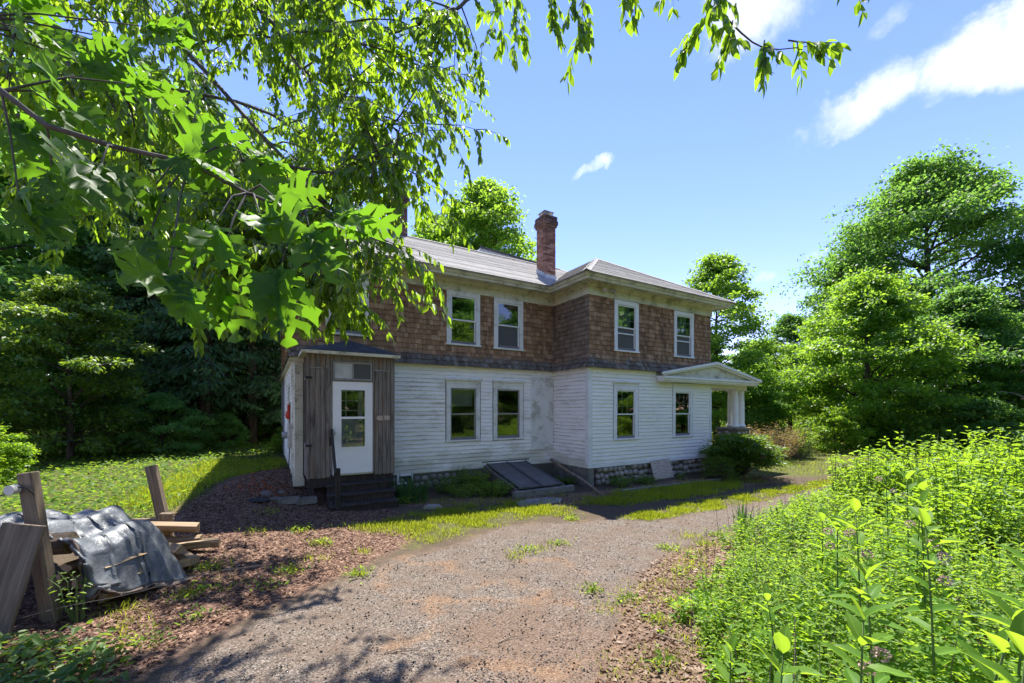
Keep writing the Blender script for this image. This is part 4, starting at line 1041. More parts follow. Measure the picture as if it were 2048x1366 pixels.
# pole
p0, p1 = hworld(-.22, S - .18, .62), Vector((2.28, 10.9, .03)); pole = empty('bare_pole', (p1.x, p1.y, 0))
tag(pole, 'bare wooden pole leaning beside the cellar hatch into the inner corner', 'pole')
mb = MB(); mb.tube([(p1 + (p0 - p1) * t + Vector((0, 0, .02 * math.sin(t * 6)))) - Vector((p1.x, p1.y, 0)) for t in np.linspace(-.02, 1, 9)], [.028, .032, .036, .038, .041, .043, .045, .047, .046], 9); mb.build('shaft', MT['pole'], pole, smooth=True)
# plywood
pw = hthing('plywood_sheet', 'weathered plywood sheet leaning on the cobblestone foundation', 'plywood', 2.93, -.34, 0.0)
mb = MB(); mb.obox((0, .16, .29), (.46, 0, .008), (0, .006, .003), (.05, .13, .28)); mb.build('sheet', MT['ply'], pw)
# cinder blocks and rubble at the porch corner
for i, (x, y, rz, lab) in enumerate(((-7.28, .55, .15, 'grey concrete block beneath the porch corner post'), (-7.60, .62, -.2, 'grey concrete block lying left of the porch post by rubble'))):
    w = hworld(x, y); t = empty('concrete_block', (w.x, w.y, gz(w.x, w.y)), HOUSE_A + rz); tag(t, lab, 'block')
    mb = MB(); L_, H_, D_ = .19, .13, .085
    mb.box(-L_, L_, -D_, -D_ + .03, 0, H_); mb.box(-L_, L_, D_ - .03, D_, 0, H_)
    for a in (-L_, -.015, L_ - .03): mb.box(a, a + .03, -D_ + .03, D_ - .03, 0.001, H_ - .001)
    mb.build('shell', MT['concrete'], t)
for i, (x, y, s, lab) in enumerate(((-8.0, 1.2, .17, 'largest grey rubble stone at the left house corner'), (-7.85, .85, .12, 'smaller rubble stone in front of the house corner'), (-7.7, 1.35, .15, 'rubble stone tight under the pilaster base'))):
    w = hworld(x, y); o = link('rubble_stone', STONES[i], None, (w.x, w.y, gz(w.x, w.y) + s * .2), (.2, .1, i), (s, s * .8, s * .6)); tag(o, lab, 'stone'); o.material_slots[0].link = 'OBJECT'; o.material_slots[0].material = MT['mortar']
w = hworld(-8.15, .75); o = MB(); 
for k in range(9):
    a = k / 9 * 6.28; o.add([(.0, 0, .10), (.24 * math.cos(a), .17 * math.sin(a), .02 + .03 * (k % 2)), (.24 * math.cos(a + .7), .17 * math.sin(a + .7), .02 + .03 * ((k + 1) % 2))], [(0, 1, 2)])
tag(o.build('plastic_scrap', MT['dark'], None, loc=(w.x, w.y, gz(w.x, w.y))), 'crumpled black plastic scrap among rubble at the house corner', 'scrap')
print('clapboards', n_clap, 'shingles', len(pool))
# ------------------------------------------------------------------ wood pile: posts, rail, tarpaulin, firewood
def at_ground(x, y): return (x, y, float(gz2(np.array([x]), np.array([y]))[0]))
def post(name, label, x, y, hgt, w, d, tilt, rz, cat='post', mat='post', extra=None):
    t = empty(name, at_ground(x, y), rz); tag(t, label, cat)
    mb = MB(); mb.box(-w / 2, w / 2, -d / 2, d / 2, -.15, hgt)
    mb.build('timber', MT[mat], t, rot=tilt, bevel=.008)
    return t
p1_ = post('fence_post', 'tall grey timber post with white insulator beside the tarpaulin', -4.36, 3.92, 1.42, .125, .09, (0, R(-8), 0), .12)
mb = MB()
for a in (0, .035): mb.tube([(-.05, -.075 - a, 1.28), (-.05, -.085 - a, 1.28), (-.05, -.10 - a, 1.28)], [.045, .03, .045], 12)
mb.build('insulator', MT['porcelain'], p1_, rot=(0, R(-8), 0))
mb = MB(); mb.tube([(-.05, -.09, 1.25), (-.2, -.13, 1.24), (-.42, -.15, 1.23)], .006, 5); mb.tube([(-.02, -.09, 1.3), (.05, -.09, 1.28), (.09, -.07, 1.2)], .006, 5); mb.build('wire', MT['dark'], p1_, rot=(0, R(-8), 0))
post('fence_post', 'leaning brown timber post at the far end of the firewood', -5.02, 6.05, 1.13, .125, .11, (R(-2), R(-12), 0), .25)
post('timber_stub', 'short cut timber stub standing against the leaning post', -4.94, 5.90, .46, .15, .07, (R(3), R(3), 0), .2, 'timber')
post('timber_stub', 'small timber stub at the back of the rail beyond the logs', -6.0, 6.0, .33, .16, .1, (0, R(-2), 0), .2, 'timber')
rl = empty('rail', at_ground(-5.5, 6.0), .02); tag(rl, 'long weathered rail lying level between the two timber stubs', 'rail')
mb = MB(); mb.box(-.05, .05, -.03, .03, -.78, .62); mb.build('timber', MT['post'], rl, loc=(0, -.05, .24), rot=(0, R(90), 0), bevel=.006)
pk = empty('plank', at_ground(-4.45, 3.55), .2); tag(pk, 'wide grey plank leaning at the picture edge in front of the post', 'plank')
mb = MB(); mb.box(-.16, .16, -.015, .015, -.05, .98); mb.build('board', MT['post'], pk, loc=(-.06, 0, 0), rot=(R(-10), R(9), 0), bevel=.004)
def log_mesh(seed, L_, rad, kind):
    r = random.Random(seed); mb = MB()
    if kind == 'round':
        n = 12; pr = [rad * r.uniform(.9, 1.1) for _ in range(n)]
        prof = [(pr[k] * math.cos(2 * math.pi * k / n), pr[k] * math.sin(2 * math.pi * k / n)) for k in range(n)]
    else:
        n = 6; a0 = r.uniform(0, 6.28); sp = r.uniform(1.1, 1.9)
        prof = [(0, 0)] + [(rad * r.uniform(1.1, 1.4) * math.cos(a0 + sp * k / (n - 1)), rad * r.uniform(1.1, 1.4) * math.sin(a0 + sp * k / (n - 1))) for k in range(n)]
        cx = sum(p[0] for p in prof) / len(prof); cz = sum(p[1] for p in prof) / len(prof); prof = [(x - cx, z - cz) for x, z in prof]
    vs = []; m_ = len(prof)
    for i, t in enumerate((-.5, -.2, .15, .5)):
        k = r.uniform(.94, 1.05); ox, oz = r.gauss(0, .006), r.gauss(0, .006)
        vs += [(x * k + ox, z * k + oz, t * L_) for x, z in prof]
    fs = [tuple(reversed(range(m_))), tuple(range(3 * m_, 4 * m_))]
    for i in range(3):
        for k in range(m_): fs.append((i * m_ + k, i * m_ + (k + 1) % m_, (i + 1) * m_ + (k + 1) % m_, (i + 1) * m_ + k))
    me = mesh_np('log', vs, fs, MT['split'])
    if kind == 'round':
        me.materials.append(MT['bark']); me.polygons.foreach_set('material_index', np.array([0, 0] + [1] * (len(fs) - 2), dtype=np.int32))
    return me
LOGM = [log_mesh(i, .48, .085, 'split') for i in range(6)] + [log_mesh(9, .5, .085, 'round'), log_mesh(10, .46, .07, 'round')]
def log(x, y, z, yaw, pitch=0.0, k=0, sc=1.0, label='', group=None, ln=1.0, roll=0.0):
    o = link('firewood_log', LOGM[k], None, (x, y, z), (0, 0, 0), (sc, sc, sc * ln))
    o.rotation_euler = (Matrix.Rotation(yaw, 3, 'Z') @ Matrix.Rotation(R(90) + pitch, 3, 'Y') @ Matrix.Rotation(roll, 3, 'Z')).to_euler()
    tag(o, label, 'firewood', group)
# stacked under the tarpaulin, ends towards the camera
GU = 'firewood stacked under the tarpaulin'
k = 0
for row, (z, xs_) in enumerate(((.08, (-4.62, -4.46, -4.30, -4.15)), (.22, (-4.55, -4.37, -4.20)), (.36, (-4.50, -4.33, -4.19)), (.49, (-4.44, -4.28)))):
    for x in xs_:
        for dy in (0,):
            zz = gz(x, 4.3) + z
            log(x + rng.normal(0, .012), 4.44 + dy + rng.normal(0, .03), zz, R(78) + rng.normal(0, .14), 0, int(k % 6), 0.93, 'split log under the tarpaulin, %s row of the stack, %s from the tall post' % (('bottom', 'second', 'third', 'top')[row], ('first', 'second', 'third', 'fourth')[xs_.index(x)]), GU, 1.0, k * 1.1); k += 1
log(-4.78, 4.10, gz(-4.7, 4.2) + .60, R(12), .06, 6, 1.25, 'thick round log on top of the stack left of the tall post', None, 1.1)
spill = [(-4.93, 5.60, .30, 20, .12, 0, 1.25, 'long split stick lying across the top of the spilled wood', 1.9), (-5.02, 5.35, .22, 5, 0, 2, 1.1, 'split log under the long stick at the back of the heap', 1.0), (-4.70, 5.30, .20, -8, .03, 7, 1.15, 'round barked log in the middle of the spilled heap', .95), (-4.45, 5.32, .18, -14, .05, 3, 1.1, 'reddish split log lying at the right of the heap', .95),
         (-4.32, 5.55, .15, 35, .05, 4, 1.0, 'split log pointing toward the leaning post', .95), (-4.50, 5.05, .08, 4, 0, 5, 1.0, 'low flat split log at the front of the heap', 1.05), (-4.15, 5.12, .07, 60, .0, 1, .95, 'short split log standing out at the heap front', .8), (-4.62, 5.70, .12, 12, 0, 1, 1.1, 'split log at the back right of the heap by the stub', 1.1), (-5.3, 5.55, .14, 8, 0, 3, 1.1, 'split log at the back left of the heap by the rail', 1.15), (-4.85, 5.15, .08, 10, 0, 4, 1.2, 'split log half under the tarpaulin edge', 1.05), (-4.95, 5.78, .24, -20, .1, 2, 1.0, 'split log tilted over the back of the heap', 1.0), (-4.35, 5.80, .08, 15, 0, 0, .9, 'split log fallen beside the leaning post', 1.0), (-5.15, 5.70, .28, 30, .08, 5, 1.0, 'crooked split log on the left of the heap top', 1.1), (-4.2, 5.35, .07, -30, 0, 2, .9, 'split log lying lowest at the right of the heap', 1.0)]
for x, y, z, yaw, pi_, kk, sc, lab, ln in spill: log(x, y, gz(x, y) + z, R(yaw), pi_, kk, sc, lab, 'spilled firewood behind the tarpaulin', ln, x * 9)
# tarpaulin: a loose sheet dropped over the stack and settled by a small cloth solver
def pile_z(x, y):
    g = gz2(x, y) + .012
    box = np.clip((x + 5.9) / .15, 0, 1) * np.clip((-3.98 - x) / .22, 0, 1) * np.clip((y - 4.04) / .05, 0, 1) * np.clip((5.15 - y) / .2, 0, 1)
    top_ = .63 + .05 * np.sin(x * 17) + .03 * np.sin(y * 9 + x * 5) + .10 * np.exp(-((x + 4.75) / .28) ** 2)
    heap = np.clip((x + 5.9) / .2, 0, 1) * np.clip((-4.0 - x) / .3, 0, 1) * np.clip((y - 4.9) / .2, 0, 1) * np.clip((6.0 - y) / .3, 0, 1) * .20
    return g + np.maximum(box * top_, heap)
nu, nv = 84, 50
LU, LV = 2.36, 1.42
uu, vv = np.meshgrid(np.linspace(0, 1, nu), np.linspace(0, 1, nv)); crng = np.random.default_rng(21)
X = np.stack([-5.75 + 2.03 * uu + .10 * vv, 4.14 - .24 * uu ** 2 + 1.14 * vv, 1.25 + .05 * np.sin(uu * 21 + vv * 9) + .04 * np.sin(uu * 8 - vv * 17) + crng.normal(0, .02, uu.shape) + .05 * np.sin(uu * 33 + 5 * vv) * np.sin(vv * 14)], 2)
du, dv = LU / (nu - 1), LV / (nv - 1); Vv = np.zeros_like(X)
def solve(A, B, rest, st):
    d = B - A; l_ = np.linalg.norm(d, axis=2, keepdims=True) + 1e-9; c = d * (.5 * st * (l_ - rest) / l_); A += c; B -= c
for step in range(130):
    Vv *= .96; Vv[:, :, 2] -= .0016; Xp = X.copy(); X = X + Vv
    for it in range(7):
        for o_ in (0, 1):
            solve(X[:, o_:-1:2], X[:, o_ + 1::2][:, :X[:, o_:-1:2].shape[1]], du, 1); solve(X[o_:-1:2], X[o_ + 1::2][:X[o_:-1:2].shape[0]], dv, 1)
        dd_ = math.hypot(du, dv)
        for oi in (0, 1):
            for oj in (0, 1):
                a_ = X[oi:-1:2, oj:-1:2]; b_ = X[oi + 1::2, oj + 1::2][:a_.shape[0], :a_.shape[1]]; solve(a_, b_, dd_, .35)
                a2 = X[oi + 1::2, oj:-1:2]; b2 = X[oi:-1:2, oj + 1::2][:a2.shape[0], :a2.shape[1]]; a2 = a2[:b2.shape[0], :b2.shape[1]]; solve(a2, b2, dd_, .35)
        hz_ = pile_z(X[:, :, 0], X[:, :, 1]); hit = X[:, :, 2] < hz_
        X[:, :, 2] = np.where(hit, hz_, X[:, :, 2])
        X[:, :, :2] = np.where(hit[:, :, None], X[:, :, :2] * .45 + Xp[:, :, :2] * .55, X[:, :, :2])
    Vv = X - Xp; Vv = np.clip(Vv, -.05, .05)
TV = X.reshape(-1, 3); jj = np.arange(nu * nv).reshape(nv, nu)
TF = np.stack([jj[:-1, :-1], jj[:-1, 1:], jj[1:, 1:], jj[1:, :-1]], 2)
edge = np.zeros(TF.shape[:2], bool); edge[0, :] = True; edge[:, -2:] = True; edge[-1, :] = True
base_ = Vector((-4.6, 4.6, 0))
tp = empty('tarpaulin', base_); tag(tp, 'crumpled silver tarpaulin draped over the firewood stack', 'tarpaulin')
for nm, msk_, mt_ in (('sheet', ~edge, 'tarp'), ('hem', edge, 'hem')):
    o = link(nm, mesh_np(nm, TV - np.array(base_), TF[msk_], MT[mt_], smooth=True), tp); mm = o.modifiers.new('thick', 'SOLIDIFY'); mm.thickness = .003 if nm == 'sheet' else .006
mb = MB(); q0 = Vector((-4.5, 3.6, .3)); mb.tube([q0 + Vector((.16 * i, .12 * i * (1 - i * .03), .02 * math.sin(i) + .02 * i)) for i in range(14)], .004, 5)
tag(mb.build('bare_vine', MT['barkgrey'], None), 'thin bare vine stem arching over ivy in front of the wood pile', 'vine')
# ------------------------------------------------------------------ foliage helpers
def unit(a): return a / (np.linalg.norm(a, axis=-1, keepdims=True) + 1e-9)
def leaf_arrays(pos, axis, nrm, L, W, fold=.18, curl=.12, quad=False):
    axis = unit(axis); side = unit(np.cross(nrm, axis)); nn = np.cross(axis, side)
    L = np.asarray(L)[:, None]; W = np.asarray(W)[:, None]
    if quad:
        v = np.stack([pos, pos + axis * L * .5 + side * W * .5, pos + axis * L - nn * curl * L, pos + axis * L * .5 - side * W * .5], 1)
        f = np.array([[0, 1, 2, 3]])
    else:
        v = np.stack([pos, pos + axis * L * .32 + side * W * .5 + nn * fold * W, pos + axis * L * .72 + side * W * .33 + nn * (fold * .7 * W - curl * .4 * L), pos + axis * L - nn * curl * L,
                      pos + axis * L * .72 - side * W * .33 + nn * (fold * .7 * W - curl * .4 * L), pos + axis * L * .32 - side * W * .5 + nn * fold * W], 1)
        f = np.array([[0, 1, 2, 3], [0, 3, 4, 5]])
    n, k = v.shape[:2]
    F = (f[None] + (np.arange(n) * k)[:, None, None]).reshape(-1, 4)
    return v.reshape(-1, 3), F, k
def leaf_mesh(name, pos, axis, nrm, L, W, mat, quad=False, rnd=None, **kw):
    v, F, k = leaf_arrays(pos, axis, nrm, L, W, quad=quad, **kw)
    r = np.repeat(rng.random(len(pos)) if rnd is None else rnd, k)
    return mesh_np(name, v, F, mat, rnd=r)
def rdir(n, up=0.0):
    a = rng.normal(size=(n, 3)); a[:, 2] += up
    return unit(a)
# ------------------------------------------------------------------ tree kinds: (trunk mesh, crown mesh)
def broadleaf(seed, H, rad, base, lobes, clumps, leaves, ls, mat, tr=.28, flat=.75, spread=.85, bark='bark', lean=0.0):
    """limbs run to lobes; each lobe is a billow of leaf clumps, so light, dark and gaps alternate"""
    global rng
    keep = rng; rng = np.random.default_rng(seed); r = rng
    mb = MB(); th = H * .82
    tp_ = [Vector((lean * t * H + r.normal(0, .05) * H * .05, r.normal(0, .05) * H * .05, t * th)) for t in (0, .12, .3, .5, .7, .88, 1.0)]; tp_[0] = Vector((0, 0, -.4))
    mb.tube(tp_, [tr * 1.5, tr, tr * .85, tr * .68, tr * .45, tr * .25, tr * .08], 8)
    P, A, Nn = [], [], []
    for i in range(lobes):
        t = (i + .5) / lobes; hz = base + (H - base) * (t ** .85)
        # crown width by height: fullest just below the middle
        k = (hz - base) / (H - base); w = rad * (math.sin(math.pi * min(1, .16 + k * .86)) ** .7) * r.uniform(.55, 1.12)
        an = i * 2.399 + r.normal(0, .35); d = w * (spread if k < .9 else .35) * r.uniform(.72, 1.0)
        c = np.array([math.cos(an) * d + lean * hz, math.sin(an) * d, hz - r.uniform(.0, .1) * rad])
        lr = rad * r.uniform(.24, .38) * (1 - .25 * k)
        zs = max(.15 * th, min(hz - d * .55, th * .97)); f = zs / th
        j = min(int(f * 6), 5); s = tp_[j].lerp(tp_[j + 1], f * 6 - j)
        cv = Vector(c); mid = s.lerp(cv, .5) + Vector((r.normal(0, .15), r.normal(0, .15), .10 * d))
        mb.tube([s, s.lerp(mid, .55), mid, mid.lerp(cv, .6), cv], [tr * .38 * (1 - .5 * k), tr * .28 * (1 - .5 * k), tr * .19 * (1 - .5 * k), tr * .11, .015], 5, cap=False)
        for q in range(clumps):
            u_ = unit(r.normal(size=3)); u_[2] = abs(u_[2]) * .9 - .28
            cc = c + u_ * lr * r.uniform(.45, 1.12) * np.array([1.15, 1.15, flat])
            if q % 4 == 0: mb.tube([cv, cv.lerp(Vector(cc), .6) + Vector((0, 0, .05)), Vector(cc)], [.03, .018, .008], 3, cap=False)
            n = int(leaves * r.uniform(.6, 1.35)); cr_ = lr * r.uniform(.26, .42)
            o = r.normal(size=(n, 3)) * np.array([cr_, cr_, cr_ * .42]) * .62
            P.append(cc + o); out = unit(o + u_ * .4 * cr_)
            A.append(unit(out * .7 + r.normal(size=(n, 3)) * .5 + np.array([0, 0, -.35]))); Nn.append(unit(r.normal(size=(n, 3)) * .55 + np.array([0, 0, 1.0])))
    P, A, Nn = np.vstack(P), np.vstack(A), np.vstack(Nn); n = len(P)
    L = ls * r.uniform(.7, 1.35, n)
    crown = leaf_mesh('crown', P, A, Nn, L, L * r.uniform(.5, .75, n), MT[mat], quad=True)
    trunk = mb.mesh('trunk', MT[bark], True); rng = keep
    return trunk, crown
def conifer(seed, H, rad, base, mat='spruce', tr=.24, n_tw=16):
    global rng
    keep = rng; rng = np.random.default_rng(seed); r = rng
    mb = MB(); mb.tube([(0, 0, -.3), (0, 0, H * .3), (.05, 0, H * .7), (0, 0, H)], [tr * 1.25, tr, tr * .5, .02], 9)
    P, A, Nn, Ls = [], [], [], []
    z = base
    while z < H - .2:
        k = (z - base) / (H - base); ln = rad * (1 - k) ** .8 * r.uniform(.75, 1.1) + .25
        for b in range(int(r.integers(4, 7))):
            an = r.uniform(0, 6.28); d = np.array([math.cos(an), math.sin(an), 0]); sd_ = np.array([-d[1], d[0], 0])
            l_ = ln * r.uniform(.65, 1.1); ts = np.linspace(0, 1, 5)
            pts = [d * l_ * t + np.array([0, 0, z + .10 * l_ * t - .30 * l_ * t * t]) for t in ts]
            mb.tube([Vector(p) for p in pts], [.035 * (1 - k) + .012, .028, .02, .012, .006], 4, cap=False)
            n = int(n_tw * l_ / rad * 6) + 8; t = r.uniform(.12, 1.0, n); s_ = r.normal(0, 1, n) * .26 * l_ * (1.1 - t)
            p = d[None] * (l_ * t)[:, None] + sd_[None] * s_[:, None]; p[:, 2] += z + .10 * l_ * t - .30 * l_ * t * t - np.abs(s_) * .35 + r.normal(0, .05, n)
            P.append(p); A.append(unit(d[None] * .6 + sd_[None] * np.sign(s_)[:, None] * .7 + np.array([0, 0, -.75]) + r.normal(0, .25, (n, 3)))); Nn.append(unit(r.normal(0, .5, (n, 3)) + np.array([0, 0, 1.])))
            Ls.append(r.uniform(.16, .34, n))
        z += r.uniform(.22, .36)
    P, A, Nn, Ls = np.vstack(P), np.vstack(A), np.vstack(Nn), np.concatenate(Ls)
    crown = leaf_mesh('crown', P, A, Nn, Ls, Ls * r.uniform(.22, .4, len(P)), MT[mat], quad=True)
    trunk = mb.mesh('trunk', MT['bark'], True); rng = keep
    return trunk, crown
KINDS = {
    'oak': broadleaf(11, 20, 8.6, 3.0, 72, 16, 84, .22, 'oakfar', .45, .85),
    'maple': broadleaf(12, 10, 4.4, .8, 62, 14, 66, .17, 'maple', .2, .75),
    'round': broadleaf(13, 16, 5.0, 4.5, 46, 15, 66, .20, 'maple', .3, .9),
    'dark': broadleaf(14, 17, 5.6, 1.0, 54, 14, 66, .23, 'darkfol', .32, .7),
    'tall': broadleaf(15, 13, 3.9, 2.4, 48, 13, 52, .18, 'oakfar', .2, .95),
    'small': broadleaf(16, 6, 2.6, .4, 44, 12, 50, .12, 'cover', .09, .5),
    'spruce': conifer(17, 19, 4.2, 2.6),
    'spruce2': conifer(18, 16, 3.2, 1.6),
    'low': broadleaf(19, 3.2, 2.3, .1, 20, 12, 62, .12, 'bushleaf', .05, .7),
}
def tree(name, label, kind, x, y, s=1.0, rz=0.0, mat=None, group=None, cat='tree', sz=None, z=None):
    t = empty(name, (x, y, float(gz2(np.array([x]), np.array([y]))[0]) if z is None else z), rz); t.scale = (s, s, sz or s); tag(t, label, cat, group)
    tr_, cr_ = KINDS[kind]
    link('trunk', tr_, t); c = link('crown', cr_, t)
    if mat: c.material_slots[0].link = 'OBJECT'; c.material_slots[0].material = MT[mat]
    return t
GF, GRT, GB = 'trees of the dark wood at the left', 'trees along the right edge', 'trees mirrored in the windows'
# dark wood on the left
tree('spruce_tree', 'dark spruce with the thickest bare trunk at the wood edge, leftmost spruce', 'spruce', -17.4, 20.0, 1.0, .3, group=GF)
tree('spruce_tree', 'dark spruce with hanging boughs, second trunk from the left at the wood edge', 'spruce2', -14.6, 19.6, 1.12, 1.9, group=GF)
tree('spruce_tree', 'slender dark spruce third from the left, between thick spruce and house', 'spruce', -13.6, 21.6, .92, 4.0, group=GF)
tree('spruce_tree', 'dense dark spruce rising close behind the left corner of the house', 'spruce2', -11.9, 23.5, 1.15, 2.7, group=GF)
tree('broadleaf_tree', 'tall shaded broadleaf tree with dark trunk high above the small bright tree', 'dark', -23.0, 21.5, 1.15, .8, group=GF)
tree('broadleaf_tree', 'tall shaded broadleaf tree just left of the thick spruce trunk', 'dark', -20.0, 23.5, 1.15, 2.6, group=GF)
tree('broadleaf_tree', 'shaded broadleaf tree filling the left picture edge behind the ground cover', 'dark', -21.5, 16.0, .85, 4.1, group=GF)
tree('broadleaf_tree', 'deep shaded broadleaf tree behind the spruces, left of the third trunk', 'dark', -18.0, 29.0, 1.15, 5.1, group=GF)
tree('broadleaf_tree', 'deep shaded broadleaf tree behind the gap beside the house corner', 'dark', -13.5, 30.5, .95, .2, group=GF)
tree('broadleaf_tree', 'far shaded broadleaf tree at the back of the wood, left edge', 'dark', -33.0, 27.0, 1.2, 3.2, group=GF)
tree('broadleaf_tree', 'far shaded broadleaf tree at the back of the wood behind the tall dark trunks', 'dark', -27.5, 31.0, 1.2, 1.2, group=GF)
tree('broadleaf_tree', 'far shaded broadleaf tree at the back of the wood nearest the house', 'oak', -21.0, 38.0, 1.0, 2.2, group=GF, mat='darkfol')
tree('small_tree', 'small loose bright green tree in front of the dark wood at left', 'small', -15.6, 14.6, 1.06, .4, mat='weedshade')
tree('small_tree', 'low shaded green tree at the left edge beside the small bright tree', 'small', -18.3, 14.6, .80, 2.0, mat='darkfol')
tree('shrub', 'low shaded shrub between the small bright tree and the thick spruce', 'low', -14.2, 16.8, .75, 1.0, mat='darkfol', cat='shrub')
tree('shrub', 'sunlit shrub glowing behind the first two spruce trunks', 'low', -19.5, 28.0, 1.1, 2.0, mat='weed', cat='shrub')
tree('shrub', 'sunlit shrub glowing behind the gap between the second and third spruce', 'low', -15.8, 26.5, 1.0, .6, mat='weed', cat='shrub')
tree('shrub', 'low green shrub at the foot of the second spruce', 'low', -13.3, 19.2, .5, 3.0, mat='darkfol', cat='shrub')
tree('shrub', 'low sunlit shrub against the end wall behind the house corner', 'low', -9.3, 17.5, .42, 3.0, mat='weed', cat='shrub')
tree('shrub', 'sunny yellow green shrub at the left picture edge on the ground cover', 'low', -12.8, 9.9, .48, .9, mat='bushleaf', cat='shrub')
# behind the house
tree('maple_tree', 'round bright green maple rising behind the roof left of the tall chimney', 'round', -2.0, 28.5, 1.10, .7)
tree('broadleaf_tree', 'dull blue green tree behind the roof, left of the round maple', 'tall', -5.6, 32.0, 1.28, 2.1)
tree('broadleaf_tree', 'small dull tree top just right of the tall chimney', 'tall', 4.3, 38.0, 1.02, 4.4)
tree('broadleaf_tree', 'airy green tree standing behind the right end of the house', 'tall', 12.6, 25.5, .90, 1.3, mat='maple')
tree('broadleaf_tree', 'lower bright tree tucked behind the side porch roof', 'maple', 10.6, 24.5, .62, .5)
# right side
tree('oak_tree', 'huge dark oak towering at the right edge of the picture', 'oak', 33.0, 33.0, 1.08, .6, group=GRT)
tree('oak_tree', 'large oak half out of the picture in front of the huge oak', 'oak', 37.5, 24.5, .80, 2.6, group=GRT)
tree('maple_tree', 'bright yellow green layered maple, largest of the sunlit trees at right', 'maple', 21.0, 24.5, 1.0, .2)
tree('maple_tree', 'shaded maple standing in front of the huge oak trunk', 'maple', 26.5, 24.5, .92, 3.4, mat='oakfar')
tree('broadleaf_tree', 'mid green tree left of the bright layered maple', 'tall', 22.5, 33.5, .76, 1.9, group=GRT)
tree('broadleaf_tree', 'slim tree climbing in front of the huge oak on its left flank', 'tall', 26.0, 31.5, .92, 3.0, group=GRT)
tree('broadleaf_tree', 'dark understorey tree below the huge oak', 'dark', 31.5, 27.0, .55, .9, group=GRT)
tree('broadleaf_tree', 'dark understorey tree at the right picture edge', 'dark', 33.5, 21.5, .50, 2.9, group=GRT)
tree('broadleaf_tree', 'far hazy tree seen through the gap right of the side porch', 'round', 36.0, 62.0, .62, .9, mat='oakfar', group=GRT)
tree('broadleaf_tree', 'far tree low on the horizon right of the house tree', 'round', 46.0, 68.0, .70, 2.9, mat='oakfar', group=GRT)
tree('broadleaf_tree', 'far dark tree filling behind the bright maple', 'dark', 35.0, 44.0, .75, 1.4, group=GRT)
tree('broadleaf_tree', 'far dark tree behind the side porch columns', 'dark', 22.0, 46.0, .62, 4.4, mat='oakfar', group=GRT)
tree('broadleaf_tree', 'low leafy tree beyond the lawn behind the rusty shrub', 'maple', 15.6, 27.5, .60, 4.0, mat='oakfar', group=GRT)
tree('broadleaf_tree', 'mid green tree closing the gap between the porch and the bright maple', 'maple', 18.5, 31.0, .72, 5.0, group=GRT)
tree('broadleaf_tree', 'large shaded tree behind the bright maple at its right', 'dark', 30.0, 36.0, .95, 2.2, mat='oakfar', group=GRT)
tree('shrub', 'sunlit shrub at the far lawn edge under the bright maple', 'low', 17.0, 21.8, .72, 1.4, mat='bushleaf', cat='shrub')
tree('shrub', 'shaded shrub at the far lawn edge right of the bright maple', 'low', 23.5, 20.5, .85, 3.1, mat='oakfar', cat='shrub')
tree('shrub', 'dark shrub behind the tall weeds at the right', 'low', 25.5, 17.5, .9, 4.2, mat='darkfol', cat='shrub')
# seen only as reflections in the panes
for i, (x, y, k, s) in enumerate(((15, -1, 'maple', .9), (20, -4, 'dark', .8), (27, -9, 'oak', .8), (23, 1, 'maple', .9), (26, 5, 'dark', .7), (31, 8, 'dark', .8), (36, 3, 'oak', .8), (17, -9, 'dark', .7), (9, -8, 'maple', .8), (15, -13, 'dark', .8), (6, -13, 'dark', .7), (27, 12, 'dark', .7), (34, 13, 'dark', .7), (12, -13, 'round', .9), (-6, -16, 'dark', .9), (34, -4, 'dark', .9), (22, 9, 'low', 1.0), (18, 5, 'low', .9))):
    tree('broadleaf_tree', 'tree behind the photographer, mirrored faintly in the window panes', k, x, y, s, i * 1.1, group=GB)
# pale dead branches at the right edge
dd = empty('dead_sapling', (18.3, 13.6, 0)); tag(dd, 'pale bare dead sapling with twiggy branches at the right edge', 'dead tree')
def dead_branches(seed, H, tw):
    r = np.random.default_rng(seed); mb = MB(); mb.tube([(0, 0, -.2), (.05, 0, H * .5), (-.1, .1, H)], [.05, .035, .008], 6)
    for i in range(tw):
        z = H * r.uniform(.3, .95); a = r.uniform(1.6, 4.7); l_ = r.uniform(.6, 1.5)
        p = [Vector((0, 0, z))]; d = Vector((math.cos(a), math.sin(a), r.uniform(-.1, .5)))
        for k in range(4): p.append(p[-1] + d * l_ / 4); d = (d + Vector(r.normal(0, .22, 3))).normalized()
        mb.tube(p, [.018, .014, .010, .007, .004], 4, cap=False)
        for _ in range(5):
            q = p[int(r.integers(1, 5))]; dd2 = (d + Vector(r.normal(0, .6, 3))).normalized(); mb.tube([q, q + dd2 * .22, q + dd2 * .4 + Vector((0, 0, -.05))], [.006, .004, .002], 3, cap=False)
    return mb.mesh('branches', MT['deadtwig'])
link('branches', dead_branches(3, 6.8, 26), dd)
ds = empty('dead_snag', (24.2, 33.0, 0)); tag(ds, 'thin bare dead tree top poking above the trees at right', 'dead tree'); link('branches', dead_branches(5, 6, 14), ds, scale=(.6, .6, 2.1))
